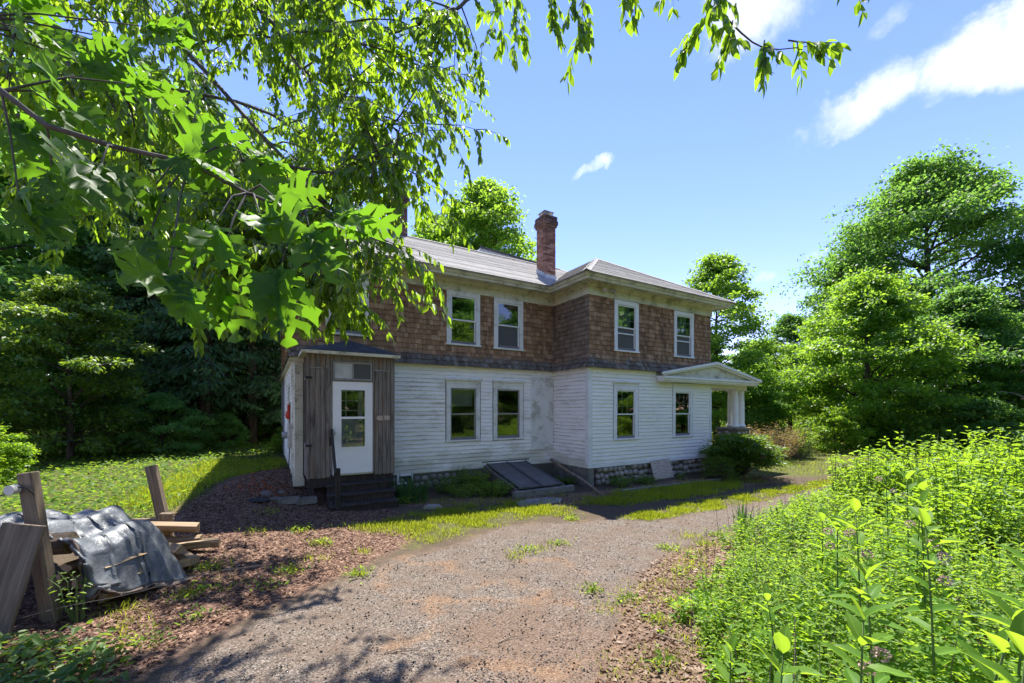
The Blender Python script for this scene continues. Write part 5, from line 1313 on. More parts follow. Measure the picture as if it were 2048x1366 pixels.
# ------------------------------------------------------------------ overhanging oak with big lobed leaves
def oak_leaf_mesh(seed):
    r = random.Random(seed)
    vs, fs, rib = [], [], []
    curl = r.uniform(.0, .45); fold = r.uniform(-.05, .45); wav = r.uniform(.02, .06); ph = r.uniform(0, 6)
    def pt(x, y):
        vs.append((x, y, -curl * y * y + fold * abs(x) + wav * math.sin(y * 17 + x * 9 + ph))); rib.append(min(1, abs(x) / .16)); return len(vs) - 1
    # narrow web along the midrib
    ys_ = [0, .09, .14, .28, .33, .47, .515, .655, .70, .815, .87, .93]; ws_ = [.006, .008, .035, .085, .075, .10, .08, .10, .075, .085, .07, .045]
    M_ = [pt(0, y) for y in ys_]; Rr = [pt(w, y) for y, w in zip(ys_, ws_)]; Ll = [pt(-w, y) for y, w in zip(ys_, ws_)]
    for i in range(len(ys_) - 1): fs += [(M_[i], Rr[i], Rr[i + 1], M_[i + 1]), (Ll[i], M_[i], M_[i + 1], Ll[i + 1])]
    # lobes: base rows i..i+1 on the web, forked tips
    for i, ln, up in ((2, .19, .07), (4, .31, .13), (6, .35, .15), (8, .27, .13)):
        for sg, row in ((1, Rr), (-1, Ll)):
            k = ln * r.uniform(.82, 1.12); y0, y1, w0, w1 = ys_[i], ys_[i + 1], ws_[i], ws_[i + 1]
            a1 = pt(sg * (w0 + k * .42), y0 + up * .35); a2 = pt(sg * (w1 + k * .42), y1 + up * .42)
            b1 = pt(sg * (w0 + k * .74), y0 + up * .60 - .01); b2 = pt(sg * (w1 + k * .70), y1 + up * .95)
            t1 = pt(sg * (w0 + k * .98), y0 + up * .92); n1 = pt(sg * (w0 + k * .86), (y0 + y1) / 2 + up * .92); t2 = pt(sg * (w0 + k * .92), y1 + up * 1.35)
            for f in ((row[i], a1, a2, row[i + 1]), (a1, b1, b2, a2), (b1, t1, n1), (b1, n1, b2), (n1, t2, b2)): fs.append(f if sg == 1 else tuple(reversed(f)))
    a1, a2 = pt(.11, .97), pt(-.11, .97); t0, t1, t2 = pt(.0, 1.05), pt(.15, 1.02), pt(-.15, 1.02); c0 = pt(0, .98)
    fs += [(M_[-1], Rr[-1], a1, c0), (Ll[-1], M_[-1], c0, a2), (c0, a1, t1), (c0, t2, a2), (c0, t1, t0), (c0, t0, t2)]
    me = mesh_np('leaf', vs, fs, MT['oakleaf'], smooth=True)
    at = me.attributes.new('rib', 'FLOAT', 'POINT'); at.data.foreach_set('value', np.array(rib, dtype=np.float32))
    return me
OAKL = [oak_leaf_mesh(i) for i in range(9)]
oak = empty('oak_tree', (-4.4, -1.0, 0)); tag(oak, 'oak overhanging the upper left corner with large lobed leaves close by', 'tree')
ob = np.array([-4.4, -1.0, 0.0])
tk = MB(); tk.tube([(0, 0, -.3), (.05, 0, 1.5), (0, .1, 3.5), (-.1, .1, 7), (0, 0, 10)], [.32, .24, .2, .14, .03], 12); tk.build('trunk', MT['bark'], oak, smooth=True)
limb = [Vector(p) - Vector(ob) for p in ((-4.4, -.95, 2.7), (-3.2, .2, 3.45), (-2.4, .85, 3.55), (-1.77, 1.2, 3.32), (-1.48, 1.2, 3.11), (-1.35, 1.2, 3.01), (-1.20, 1.25, 2.98), (-1.0, 1.28, 2.95), (-.80, 1.25, 2.84), (-.62, 1.22, 2.76))]
lm = MB(); lm.tube(limb, [.06, .035, .018, .012, .009, .008, .007, .006, .005, .003], 8)
CL = [(-1.75, 1.5, 3.56), (-1.53, 1.45, 3.41), (-1.31, 1.4, 3.29), (-1.44, 1.6, 3.67), (-1.03, 1.35, 3.16), (-1.39, 1.25, 2.92), (-1.43, 1.2, 2.81), (-1.19, 1.2, 2.9), (-1.03, 1.2, 2.84), (-1.01, 1.15, 2.67), (-0.82, 1.15, 2.71), (-0.72, 1.25, 2.83), (-0.59, 1.2, 2.72), (-0.92, 1.4, 3.06), (-0.78, 1.1, 2.56), (-0.91, 1.1, 2.56), (-0.56, 1.3, 2.80), (-0.64, 1.15, 2.59), (-1.58, 1.3, 3.11), (-1.42, 1.3, 3.13), (-1.71, 1.4, 3.54), (-0.73, 1.2, 2.75), (-1.49, 1.5, 3.54), (-1.0, 1.25, 2.95), (-1.62, 1.35, 3.3)]
n_oak = 0
for i, c in enumerate(CL):
    cv = Vector(c) - Vector(ob)
    near_ = min(limb[2:], key=lambda p: (p - cv).length + (0 if p.x < cv.x + .05 else .3))
    mid = near_.lerp(cv, .5) + Vector((0, 0, .03)); lm.tube([near_, mid, cv], [.004, .003, .002], 5, cap=False)
    gd = (cv - near_).normalized() if (cv - near_).length > .03 else Vector((.7, 0, -.4))
    for k in range(int(rng.integers(3, 5))):
        ax_ = (gd * .75 + Vector((.4, -.1, -.55)) + Vector(rng.normal(0, .5, 3))).normalized()
        nm = Vector(rng.normal(0, .75, 3)) + Vector((0, -.35, .9)); xx = ax_.cross(nm).normalized(); zz = xx.cross(ax_)
        L_ = rng.uniform(.115, .20)
        o = link('leaf', OAKL[int(rng.integers(9))], oak); n_oak += 1
        o.matrix_local = Matrix.Translation(cv + ax_ * .005) @ Matrix((xx, ax_, zz)).transposed().to_4x4() @ Matrix.Diagonal((L_ * rng.uniform(.85, 1.1), L_, L_, 1))
lm.build('limb', MT['barkgrey'], oak, smooth=True)
# ------------------------------------------------------------------ cherry arching over the drive
cherry = empty('cherry_tree', (-8.6, 5.6, 0)); tag(cherry, 'cherry tree arching over the drive with drooping bright narrow leaves', 'tree')
cb = Vector((-8.6, 5.6, 0))
tk = MB(); tk.tube([Vector((0, 0, -.2)), Vector((.1, 0, 2)), Vector((.4, .1, 4.5)), Vector((.9, .2, 7.0)), Vector((1.6, .3, 9.6))], [.34, .26, .22, .16, .05], 12); tk.build('trunk', MT['bark'], cherry, smooth=True)
LIMBS = [
    ([(-7.9, 5.8, 6.6), (-6.9, 6.1, 8.6), (-5.8, 6.2, 8.77), (-5.2, 6.0, 7.9), (-4.15, 5.6, 6.77), (-3.0, 5.0, 5.48), (-2.3, 4.6, 4.75), (-1.9, 4.4, 4.3), (-1.6, 4.2, 3.9)], .05, 50, 1.0, .25),
    ([(-7.5, 5.8, 7.6), (-5.2, 5.5, 8.9), (-3.48, 5.2, 7.71), (-3.16, 5.0, 7.14), (-2.82, 4.9, 6.75), (-2.44, 4.7, 6.11), (-2.0, 4.55, 5.75), (-1.6, 4.5, 5.45), (-1.2, 4.4, 5.15)], .038, 46, .9, .25),
    ([(-7.3, 5.8, 8.4), (-4, 5.2, 10.2), (-1.2, 4.8, 8.6), (-0.36, 4.6, 7.07), (-0.5, 4.5, 6.64), (-0.69, 4.4, 6.39), (-1.04, 4.4, 6.27), (-1.34, 4.5, 6.26), (-1.9, 4.7, 6.3)], .034, 18, .6, .2),
    ([(-7.9, 5.8, 6.4), (-5.5, 5.4, 5.9), (-4.0, 5.0, 5.3), (-2.58, 4.6, 4.91), (-1.82, 4.2, 4.59), (-1.6, 4.05, 4.65), (-1.35, 3.95, 4.6), (-1.1, 3.9, 4.56)], .032, 20, .7, .3),
    ([(-7.9, 5.8, 6.0), (-6.4, 5.4, 5.6), (-5.2, 5.0, 5.2), (-4.2, 4.7, 4.8), (-3.2, 4.4, 4.2), (-2.5, 4.1, 3.7)], .030, 44, .9, .25),
    ([(-7.3, 5.9, 8.6), (-5.5, 7.2, 9.8), (-4, 7.3, 9.3), (-2.9, 7.0, 8.7), (-1.9, 6.8, 8.0), (-1.2, 6.6, 7.3)], .04, 30, 1.1, .3),
    ([(-7.7, 5.9, 7.2), (-5.2, 7.8, 8.0), (-3.9, 8.0, 7.4), (-3.1, 7.7, 6.7), (-2.4, 7.4, 6.0)], .036, 28, 1.0, .3),
    ([(-7.9, 5.9, 6.6), (-7.0, 7.2, 7.4), (-5.6, 7.8, 7.2), (-4.4, 8.0, 6.3), (-3.4, 7.9, 5.5)], .036, 44, 1.1, .3),
    ([(-8.0, 5.6, 6.0), (-6.9, 4.6, 6.6), (-5.6, 4.0, 6.2), (-4.3, 3.7, 5.5), (-3.3, 3.5, 4.9)], .034, 46, 1.0, .25),
    ([(-7.7, 5.6, 7.4), (-5.5, 4.4, 8.4), (-3.4, 4.0, 7.4), (-2.2, 4.0, 6.4), (-1.5, 4.0, 5.7)], .036, 44, .9, .25),
    ([(-4.2, 4.8, 5.2), (-3.4, 4.6, 4.75), (-2.9, 4.4, 4.3), (-2.45, 4.2, 3.9), (-2.1, 4.05, 3.65), (-1.75, 3.95, 3.5)], .016, 40, .55, .45),
    ([(-7.6, 5.6, 7.0), (-6.0, 4.8, 7.6), (-4.7, 4.3, 7.2), (-3.5, 4.0, 6.5)], .030, 46, .9, .25),
    ([(-7.4, 6.0, 7.8), (-6.4, 7.3, 9.6), (-5.4, 7.6, 10.4), (-4.3, 7.6, 10.2), (-3.2, 7.2, 9.6)], .034, 46, 1.1, .25),
    ([(-7.2, 5.7, 8.6), (-4, 4, 8.3), (-1, 3, 6.9), (.6, 2.35, 5.2), (.95, 2.2, 4.68), (1.03, 2.1, 4.26), (1.12, 2.1, 4.14), (1.28, 2.1, 4.02), (1.50, 2.1, 4.03)], .013, 0, .3, .5),
]
# short sprays hanging into the top of the frame near the camera
SPRAYS = [((.02, 2.5, 4.60), (.16, 2.45, 4.15)), ((.30, 2.4, 4.62), (.42, 2.35, 4.12)), ((.42, 2.4, 4.6), (.47, 2.45, 4.02)), ((.62, 2.3, 4.6), (.70, 2.25, 4.12)), ((.55, 2.3, 4.55), (.60, 2.2, 4.2)), ((1.04, 2.1, 4.24), (.90, 2.15, 4.02)), ((1.12, 2.1, 4.14), (1.05, 2.0, 3.93)), ((1.28, 2.1, 4.04), (1.25, 2.05, 3.88)), ((1.4, 2.1, 4.04), (1.58, 2.05, 3.92)), ((1.74, 2.15, 4.6), (1.82, 2.1, 4.10)), ((.84, 2.2, 4.75), (.86, 2.15, 4.25)), ((1.0, 2.1, 4.4), (.98, 2.05, 4.05)), ((-.12, 2.6, 4.7), (.0, 2.6, 4.35)), ((.2, 2.45, 4.6), (.27, 2.5, 4.25))]
bw = MB(); LP, LA, LN, LL = [], [], [], []
def add_leaves(pts, n, droop=.75, ls=(.075, .115)):
    P = np.array([tuple(p) for p in pts]); t = np.sort(rng.uniform(.08, 1, n)) * (len(P) - 1); i = np.minimum(t.astype(int), len(P) - 2); f = (t - i)[:, None]
    pos = P[i] * (1 - f) + P[i + 1] * f; d = unit(P[i + 1] - P[i]); sd_ = unit(np.cross(d, np.array([0, 0, 1.])) + 1e-4) * np.where(np.arange(n) % 2, 1, -1)[:, None]
    ax = unit(d * .45 + sd_ * .55 + np.array([0, 0, -droop]) + rng.normal(0, .22, (n, 3)))
    nn = unit(np.cross(ax, np.cross(np.array([0, 0, 1.]), ax)) + rng.normal(0, .4, (n, 3)))
    LP.append(pos); LA.append(ax); LN.append(nn); LL.append(rng.uniform(*ls, n))
def twig(p, d, ln, droop, r0, n=5):
    pts = [p]; d = d.normalized()
    for k in range(n):
        d = (d + Vector((0, 0, -droop / n)) + Vector(rng.normal(0, .10, 3))).normalized(); pts.append(pts[-1] + d * ln / n)
    bw.tube(pts, [r0 * (1 - .85 * k / n) for k in range(n + 1)], 4, cap=False); return pts, d
for pts, r0, nsec, sl, droop in LIMBS:
    P = [Vector(p) for p in pts]
    # smooth the hand-placed points
    Q = []
    for i in range(len(P) - 1):
        a, b, c, d = P[max(i - 1, 0)], P[i], P[i + 1], P[min(i + 2, len(P) - 1)]
        for t in (0, .33, .66): Q.append(.5 * ((2 * b) + (c - a) * t + (2 * a - 5 * b + 4 * c - d) * t * t + (3 * b - a - 3 * c + d) * t ** 3))
    Q.append(P[-1]); bw.tube(Q, [r0 * (1 - .86 * k / (len(Q) - 1)) for k in range(len(Q))], 7, cap=False)
    for s_ in range(nsec):
        t = rng.uniform(.22, 1.0) * (len(Q) - 1.001); i = int(t); p = Q[i].lerp(Q[i + 1], t - i); ld = (Q[i + 1] - Q[i]).normalized()
        d = (ld * .6 + Vector(rng.normal(0, .62, 3)) + Vector((.15, 0, .05)))
        sp, sd2 = twig(p, d, sl * rng.uniform(.6, 1.25), droop + rng.uniform(0, .6), .011)
        add_leaves(sp[1:], 9)
        for k in range(6):
            j = int(rng.integers(1, len(sp))); tp2, _ = twig(sp[j], sd2 * .5 + Vector(rng.normal(0, .6, 3)) + Vector((0, 0, -.15)), rng.uniform(.22, .5), .8, .0045, 4); add_leaves(tp2, int(rng.integers(11, 18)))
for a, b in SPRAYS:
    a, b = Vector(a) + Vector((0, 0, .13 if a[2] > 4.4 else .02)), Vector(b) + Vector((0, 0, .13 if a[2] > 4.4 else .02)); pts, d = twig(a, b - a, (b - a).length, .25, .004); add_leaves(pts, 18, ls=(.055, .095))
    for k in range(3): t2, _ = twig(pts[1 + k], (b - a).normalized() + Vector(rng.normal(0, .55, 3)), .17, .5, .0025, 3); add_leaves(t2, 11, ls=(.055, .09))
LP, LA, LN, LL = np.vstack(LP), np.vstack(LA), np.vstack(LN), np.concatenate(LL)
bw.v = [(v[0] - cb.x, v[1] - cb.y, v[2]) for v in bw.v]; bw.build('limb', MT['barkgrey'], cherry, smooth=True)
sx_ = 1024 + 828 * LP[:, 0] / np.maximum(LP[:, 1], .1); sy_ = 820 - 828 * (LP[:, 2] - CAM_Z) / np.maximum(LP[:, 1], .1)
vis = (LP[:, 1] > .5) & (sx_ > 0) & (sx_ < 2048) & (sy_ > 0) & (sy_ < 1366)
score = np.where(vis, LL / LP[:, 1], 0); big = np.argsort(-score)[:300]; rest = np.setdiff1d(np.arange(len(LP)), big)
off = np.array([cb.x, cb.y, 0.0])
def cherry_leaf(seed):
    v, F, k = leaf_arrays(np.zeros((1, 3)), np.array([[0, 1., 0]]), np.array([[0, 0, 1.]]), np.array([1.]), np.array([.40]), fold=.12 + .05 * (seed % 3), curl=.08 + .05 * (seed % 4))
    # finer outline than the far leaves: rounder shoulders and a drawn-out tip
    ts = [0, .12, .3, .5, .7, .86, 1.0]; ws = [.0, .10, .175, .19, .145, .065, 0]; vs = []; fs = []; cur = .08 + .06 * (seed % 4); fo = .25 + .12 * (seed % 3)
    for t, w in zip(ts, ws): vs += [(0, t, -cur * t * t), (w, t, -cur * t * t + fo * w), (-w, t, -cur * t * t + fo * w)]
    for i in range(6): fs += [(3 * i, 3 * i + 1, 3 * i + 4, 3 * i + 3), (3 * i, 3 * i + 3, 3 * i + 5, 3 * i + 2)]
    return mesh_np('leaf', vs, fs, MT['cherryleaf'], smooth=True)
CHL = [cherry_leaf(i) for i in range(6)]
for i in big:
    ax = Vector(LA[i]).normalized(); xx = ax.cross(Vector(LN[i])).normalized(); zz = xx.cross(ax)
    o = link('leaf', CHL[int(i) % 6], cherry); o.matrix_local = Matrix.Translation(Vector(LP[i] - off)) @ Matrix((xx, ax, zz)).transposed().to_4x4() @ Matrix.Scale(float(LL[i]), 4)
fo_ = link('foliage', leaf_mesh('foliage', LP[rest] - off, LA[rest], LN[rest], LL[rest], LL[rest] * rng.uniform(.34, .46, len(rest)), MT['cherryleaf']), cherry); tag(fo_, kind='stuff')
print('cherry leaves', len(LP), 'in view', int(vis.sum()), 'oak leaves', n_oak)
# ------------------------------------------------------------------ near plants
def lz(x, y): return gz2(np.asarray(x, float), np.asarray(y, float))
def clumpy(x, y): return .5 + .25 * np.sin(x * 2.3 + 1.3 * np.sin(y * 1.7)) * np.sin(y * 2.9 + x * .8) + .25 * np.sin(x * 5.7 + y * 3.1) * np.sin(y * 6.3 - x * 2.2)
def sample_poly(poly, n, power=2.0, rmin=1.2, keep_out=(), soft_edge=0.0, clump=0.0):
    """random points inside a polygon, denser near the camera (about even on the eye)"""
    P = np.array(poly); x0, y0 = P.min(0); x1, y1 = P.max(0); out = []; got = 0
    R_ = np.hypot(np.clip(P[:, 0], -60, 60), P[:, 1]); hi = R_.max()
    while got < n:
        m_ = 60000; x = rng.uniform(x0, x1, m_); y = rng.uniform(y0, y1, m_); r = np.hypot(x, y)
        ok = (rng.random(m_) < (np.maximum(rmin, 3.0) / np.maximum(r, 3.0)) ** power) & in_poly(x, y, poly) & (r > rmin) & (y > .3)
        if clump: ok &= rng.random(m_) < np.clip((clumpy(x, y) - .5) * 3 * clump + (1 - clump * .55), .04, 1)
        for k in keep_out: ok &= ~in_poly(x, y, k)
        if soft_edge:
            sd_ = poly_sd(x[ok], y[ok], poly); idx = np.where(ok)[0]; ok[idx[rng.random(len(idx)) > np.clip(sd_ / soft_edge + .15, 0, 1)]] = False
        out.append(np.stack([x[ok], y[ok]], 1)); got += ok.sum()
        if len(out) > 400: break
    return np.vstack(out)[:n]
# --- milkweed
def milk_leaf(seed):
    ts = [0, .1, .28, .5, .72, .88, 1.0]; ws = [.012, .11, .19, .21, .165, .085, .004]; cur = .10 + .11 * (seed % 4); fo = .28 + .16 * (seed % 3)
    vs, fs, rib = [], [], []
    for i, (t, w) in enumerate(zip(ts, ws)):
        wv = .02 * math.sin(i * 2.1 + seed)
        for k in (-1, -.5, 0, .5, 1): vs.append((w * k, t, -cur * t * t + fo * abs(w * k) + (wv if abs(k) == 1 else 0))); rib.append(abs(k))
    for i in range(6):
        for k in range(4): a = 5 * i + k; fs.append((a, a + 1, a + 6, a + 5))
    me = mesh_np('leaf', vs, fs, MT['milkweed'], smooth=True); at = me.attributes.new('rib', 'FLOAT', 'POINT'); at.data.foreach_set('value', np.array(rib, dtype=np.float32)); return me
MLK = [milk_leaf(i) for i in range(6)]
bm = bmesh.new(); bmesh.ops.create_icosphere(bm, subdivisions=1, radius=1)
fp, fa = [], []
for v in bm.verts: fp.append(v.co.copy())
bm.free()
fpos = np.vstack([unit(np.array([p])) for p in fp] + [rdir(40)]) * .75
FLW = leaf_mesh('flower_head', fpos, fpos + rng.normal(0, .3, fpos.shape), rdir(len(fpos)), np.full(len(fpos), .5), np.full(len(fpos), .42), MT['flower'])
MW = [(1.67, 2.0, 1.36, 1, 'milkweed with an upright leaf rosette, second nearest plant at the lower right'), (1.29, 2.02, 1.16, 0, 'milkweed nearest the drive at the bottom right of the picture'), (2.66, 2.6, 1.66, 1, 'tall milkweed bearing dusky flower heads in front of the bushes'), (2.62, 3.1, 1.62, 1, 'slim milkweed with two flower heads left of the tall flowering one'), (1.80, 1.5, 1.56, 1, 'closest big-leaved milkweed in the lower right corner'), (2.02, 1.85, 1.50, 0, 'leafy milkweed just behind the closest one in the corner'), (3.16, 2.6, 1.74, 0, 'tall milkweed touching the right picture edge below the bushes'), (2.15, 2.45, 1.36, 0, 'mid height milkweed between the corner plants and the flowering ones'), (3.4, 3.4, 1.62, 1, 'milkweed with flowers further back near the right edge'), (2.95, 3.75, 1.40, 1, 'milkweed with one flower head standing in the middle of the weed patch'), (4.0, 4.1, 1.60, 0, 'milkweed just in front of the tall leafy bushes'), (2.02, 3.15, .86, 0, 'short milkweed alone among the low yellow weeds'), (4.5, 4.7, 1.62, 1, 'flowering milkweed beside the tall bushes at the back'), (3.45, 4.6, 1.10, 0, 'low milkweed at the back of the yellow weeds'), (1.45, 2.75, .72, 0, 'small milkweed sprouting near the leaf litter edge'), (5.0, 5.5, 1.66, 1, 'farthest flowering milkweed before the bushes'), (2.45, 1.9, 1.62, 0, 'milkweed at the right picture edge with broad drooping leaves')]
for i, (x, y, hgt, flw, lab) in enumerate(MW):
    hgt *= .95; z0 = float(lz(x, y)); t = empty('milkweed', (x, y, z0), rng.uniform(0, 6)); tag(t, lab, 'milkweed', 'milkweeds in the weed patch')
    ln = rng.normal(0, .04, 2); pts = [Vector((ln[0] * k * k * hgt, ln[1] * k * k * hgt, hgt * k * .92)) for k in np.linspace(0, 1, 6)]
    mb = MB(); mb.tube(pts, [.008, .008, .007, .006, .005, .003], 6); mb.build('stem', MT['stem'], t, smooth=True)
    nn_ = int(6 + hgt * 2)
    for k in range(nn_):
        f = .26 + .74 * k / (nn_ - 1); p = Vector((ln[0] * f * f * hgt, ln[1] * f * f * hgt, hgt * f * .92)); an = k * math.pi / 2 + rng.normal(0, .15)
        for s_ in (0, math.pi):
            a = an + s_ + rng.normal(0, .12); el = .15 + .95 * f ** 3 + rng.normal(0, .14); ax = Vector((math.cos(a) * math.cos(el), math.sin(a) * math.cos(el), math.sin(el)))
            L_ = (.18 if .4 < f < .93 else .15) * rng.uniform(.85, 1.15) * (.8 if hgt < .9 else 1); up = Vector((-math.cos(a) * math.sin(el), -math.sin(a) * math.sin(el), math.cos(el))); xx = ax.cross(up).normalized()
            o = link('leaf', MLK[int(rng.integers(6))], t); o.matrix_local = Matrix.Translation(p) @ Matrix((xx, ax, up)).transposed().to_4x4() @ Matrix.Scale(L_, 4)
    if flw:
        for k in range(2):
            f = .86 - .10 * k; a = rng.uniform(0, 6.28); link('flower_head', FLW, t, (ln[0] * f * f * hgt + .07 * math.cos(a), ln[1] * f * f * hgt + .07 * math.sin(a), hgt * f * .92 + .03), (0, 0, a), (.034, .034, .030))
# --- tall leafy bushes
def stem_bush(name, label, x, y, hgt, rad, n_stem, n_leaf, ls, mat, group=None, cat='bush', arch=.35, wid=.42, stem='stem'):
    t = empty(name, (x, y, float(lz(x, y)))); tag(t, label, cat, group)
    mb = MB(); P, A, N_ = [], [], []
    for s_ in range(n_stem):
        a = rng.uniform(0, 6.28); r0 = rad * math.sqrt(rng.random()); h_ = hgt * rng.uniform(.62, 1.05) * (1 - .25 * (r0 / rad) ** 2); b = Vector((math.cos(a) * r0 * .5, math.sin(a) * r0 * .5, 0)); tip = Vector((math.cos(a) * r0, math.sin(a) * r0, h_)) + Vector((*rng.normal(0, .08, 2), 0))
        c = Vector((tip.x, tip.y, h_ * .75)).lerp(b, .5); pts = [b.lerp(c, k) if k < 1 else c for k in (0, .5, 1)] + [c.lerp(tip, .5) + Vector((0, 0, .03)), tip + Vector((arch * .15 * math.cos(a), arch * .15 * math.sin(a), -.02))]
        mb.tube(pts, [.010, .009, .007, .005, .002], 4, cap=False)
        Q = np.array([tuple(p) for p in pts]); f = np.sort(rng.uniform(.22, 1, n_leaf)) ** .85 * 4; i = np.minimum(f.astype(int), 3); w = (f - i)[:, None]; pos = Q[i] * (1 - w) + Q[i + 1] * w
        an = np.arange(n_leaf) * 2.4 + rng.normal(0, .3, n_leaf); el = rng.normal(.12, .3, n_leaf)
        ax = np.stack([np.cos(an) * np.cos(el), np.sin(an) * np.cos(el), np.sin(el)], 1)
        P.append(pos + ax * .02); A.append(ax); N_.append(unit(np.stack([-np.cos(an) * np.sin(el), -np.sin(an) * np.sin(el), np.cos(el)], 1) + rng.normal(0, .25, (n_leaf, 3))))
    mb.build('stems', MT[stem], t)
    P, A, N_ = np.vstack(P), np.vstack(A), np.vstack(N_); L = ls * rng.uniform(.65, 1.25, len(P))
    link('foliage', leaf_mesh('foliage', P, A, N_, L, L * wid, MT[mat], curl=.25), t)
    return t
GBu = 'tall leafy bushes at the right'
for x, y, h_, r_, lab in ((7.7, 8.9, 1.60, .75, 'leftmost of the tall leafy bushes behind the yellow weeds'), (8.9, 9.0, 2.0, 1.0, 'tall leafy bush with a pointed top, second from the drive'), (10.3, 9.3, 2.1, 1.0, 'tall leafy bush in the middle of the bush row'), (11.6, 9.6, 2.15, 1.05, 'tall leafy bush at the right edge of the picture, back row'), (8.2, 7.5, 1.75, .9, 'tall leafy bush in the front row beside the milkweeds'), (9.6, 7.7, 2.0, 1.0, 'tall leafy bush in the front row at the right edge'), (7.0, 6.6, 1.45, .8, 'lower leafy bush nearest the flowering milkweeds'), (10.8, 7.6, 2.1, 1.0, 'front row bush cut off by the right picture edge')):
    stem_bush('leafy_bush', lab, x, y, h_ * .9, r_, 64, 26, .115, 'bushleaf', GBu)
stem_bush('seed_weed', 'slender seeded weed rising at the left end of the bush row', 7.0, 8.9, 1.55, .18, 9, 24, .07, 'weed', cat='weed')
stem_bush('rusty_shrub', 'twiggy rust and green shrub beyond the stone porch pier', 11.2, 18.2, 1.75, 1.55, 190, 22, .075, 'brownshrub', cat='shrub', stem='pole')
for i_, (x_, y_) in enumerate(((13.0, 19.3), (10.0, 18.4))): stem_bush('rusty_shrub', ('right' if i_ == 0 else 'left') + ' side companion of the twiggy rust shrub, greener at the tips', x_, y_, 1.6, 1.1, 110, 20, .075, 'bushleaf' if i_ == 0 else 'brownshrub', cat='shrub', stem='pole')
# --- low yellow-green weeds: a carpet nobody could count
pts = sample_poly(WEEDS, 9500, 1.75, 1.5, soft_edge=.5)
P, A, N_, L_, q_ = [], [], [], [], []
cl_ = clumpy(pts[:, 0] * .9, pts[:, 1] * .9)
hts = (.18 + .46 * np.clip(poly_sd(pts[:, 0], pts[:, 1], WEEDS) / 1.1, 0, 1) * rng.uniform(.45, 1.2, len(pts))) * (.62 + .7 * cl_); r_ = np.hypot(pts[:, 0], pts[:, 1])
kind_ = (clumpy(pts[:, 1] * .7 + 3, pts[:, 0] * .7) + rng.normal(0, .12, len(pts)) > .62)      # patches of a darker, broader-leaved weed
def weed_carpet(sel, nodes, ls, wid, mat, name, label):
    q = pts[sel]; h_ = hts[sel]; n = len(q); base = np.stack([q[:, 0], q[:, 1], lz(q[:, 0], q[:, 1])], 1); th0 = rng.uniform(0, 6.28, n); lean = rng.normal(0, .16, (n, 2)); sz = rng.uniform(.65, 1.35, n) * (1 + .05 * np.clip(r_[sel] - 4, 0, 10)); P, A, N_, L_ = [], [], [], []
    for k in range(nodes):
        f = (k + 1) / nodes; c = base.copy(); c[:, 2] += h_ * f; c[:, :2] += lean * (h_ * f)[:, None]
        for s_ in (0, math.pi):
            an = th0 + k * 1.6 + s_ + rng.normal(0, .3, n); el = .05 + .55 * f * f + rng.normal(0, .32, n); ax = np.stack([np.cos(an) * np.cos(el), np.sin(an) * np.cos(el), np.sin(el)], 1)
            P.append(c); A.append(ax); N_.append(unit(np.stack([-np.cos(an) * np.sin(el), -np.sin(an) * np.sin(el), np.cos(el)], 1) + rng.normal(0, .28, ax.shape))); L_.append(ls * (1 - .38 * f) * sz * rng.uniform(.7, 1.3, n))
    P, A, N_, L_ = np.vstack(P), np.vstack(A), np.vstack(N_), np.concatenate(L_)
    tag(link(name, leaf_mesh(name, P, A, N_, L_, L_ * wid, MT[mat], curl=.2)), label, 'weeds', kind='stuff')
weed_carpet(~kind_, 8, .064, .50, 'weed', 'weeds', 'carpet of low yellow green weeds right of the drive')
weed_carpet(kind_, 6, .092, .42, 'bushleaf', 'broad_weeds', 'patches of broader leaved green weeds in the yellow carpet')
st_ = sample_poly(WEEDS, 420, 1.5, 1.8); mb = MB()
for x, y in st_:
    z0 = float(lz(x, y)); h_ = rng.uniform(.5, .95); dx, dy = rng.normal(0, .12, 2); mb.tube([Vector((x, y, z0)), Vector((x + dx * .4, y + dy * .4, z0 + h_ * .6)), Vector((x + dx, y + dy, z0 + h_))], [.0035, .003, .001], 3, cap=False)
tag(mb.build('dry_stalks', MT['pole'], None), 'thin dry stalks standing among the weeds', 'stalks', kind='stuff')
# --- ground cover on the left lawn
pts = sample_poly(LAWN, 42000, 1.5, 3.0)
hgt = rng.random(len(pts)) ** 1.5 * .16; n = len(pts); an = rng.uniform(0, 6.28, n); el = rng.normal(.15, .35, n); rr = np.hypot(pts[:, 0], pts[:, 1])
ax = np.stack([np.cos(an) * np.cos(el), np.sin(an) * np.cos(el), np.sin(el)], 1); L = .075 * rng.uniform(.6, 1.3, n) * (1 + .05 * np.clip(rr - 8, 0, 20))
tag(link('ground_cover', leaf_mesh('ground_cover', np.stack([pts[:, 0], pts[:, 1], lz(pts[:, 0], pts[:, 1]) + hgt], 1), ax, unit(rng.normal(0, .35, (n, 3)) + np.array([0, 0, 1.])), L, L * .6, MT['cover'], quad=True)), 'green leafy ground cover spread over the left lawn', 'ground cover', kind='stuff')
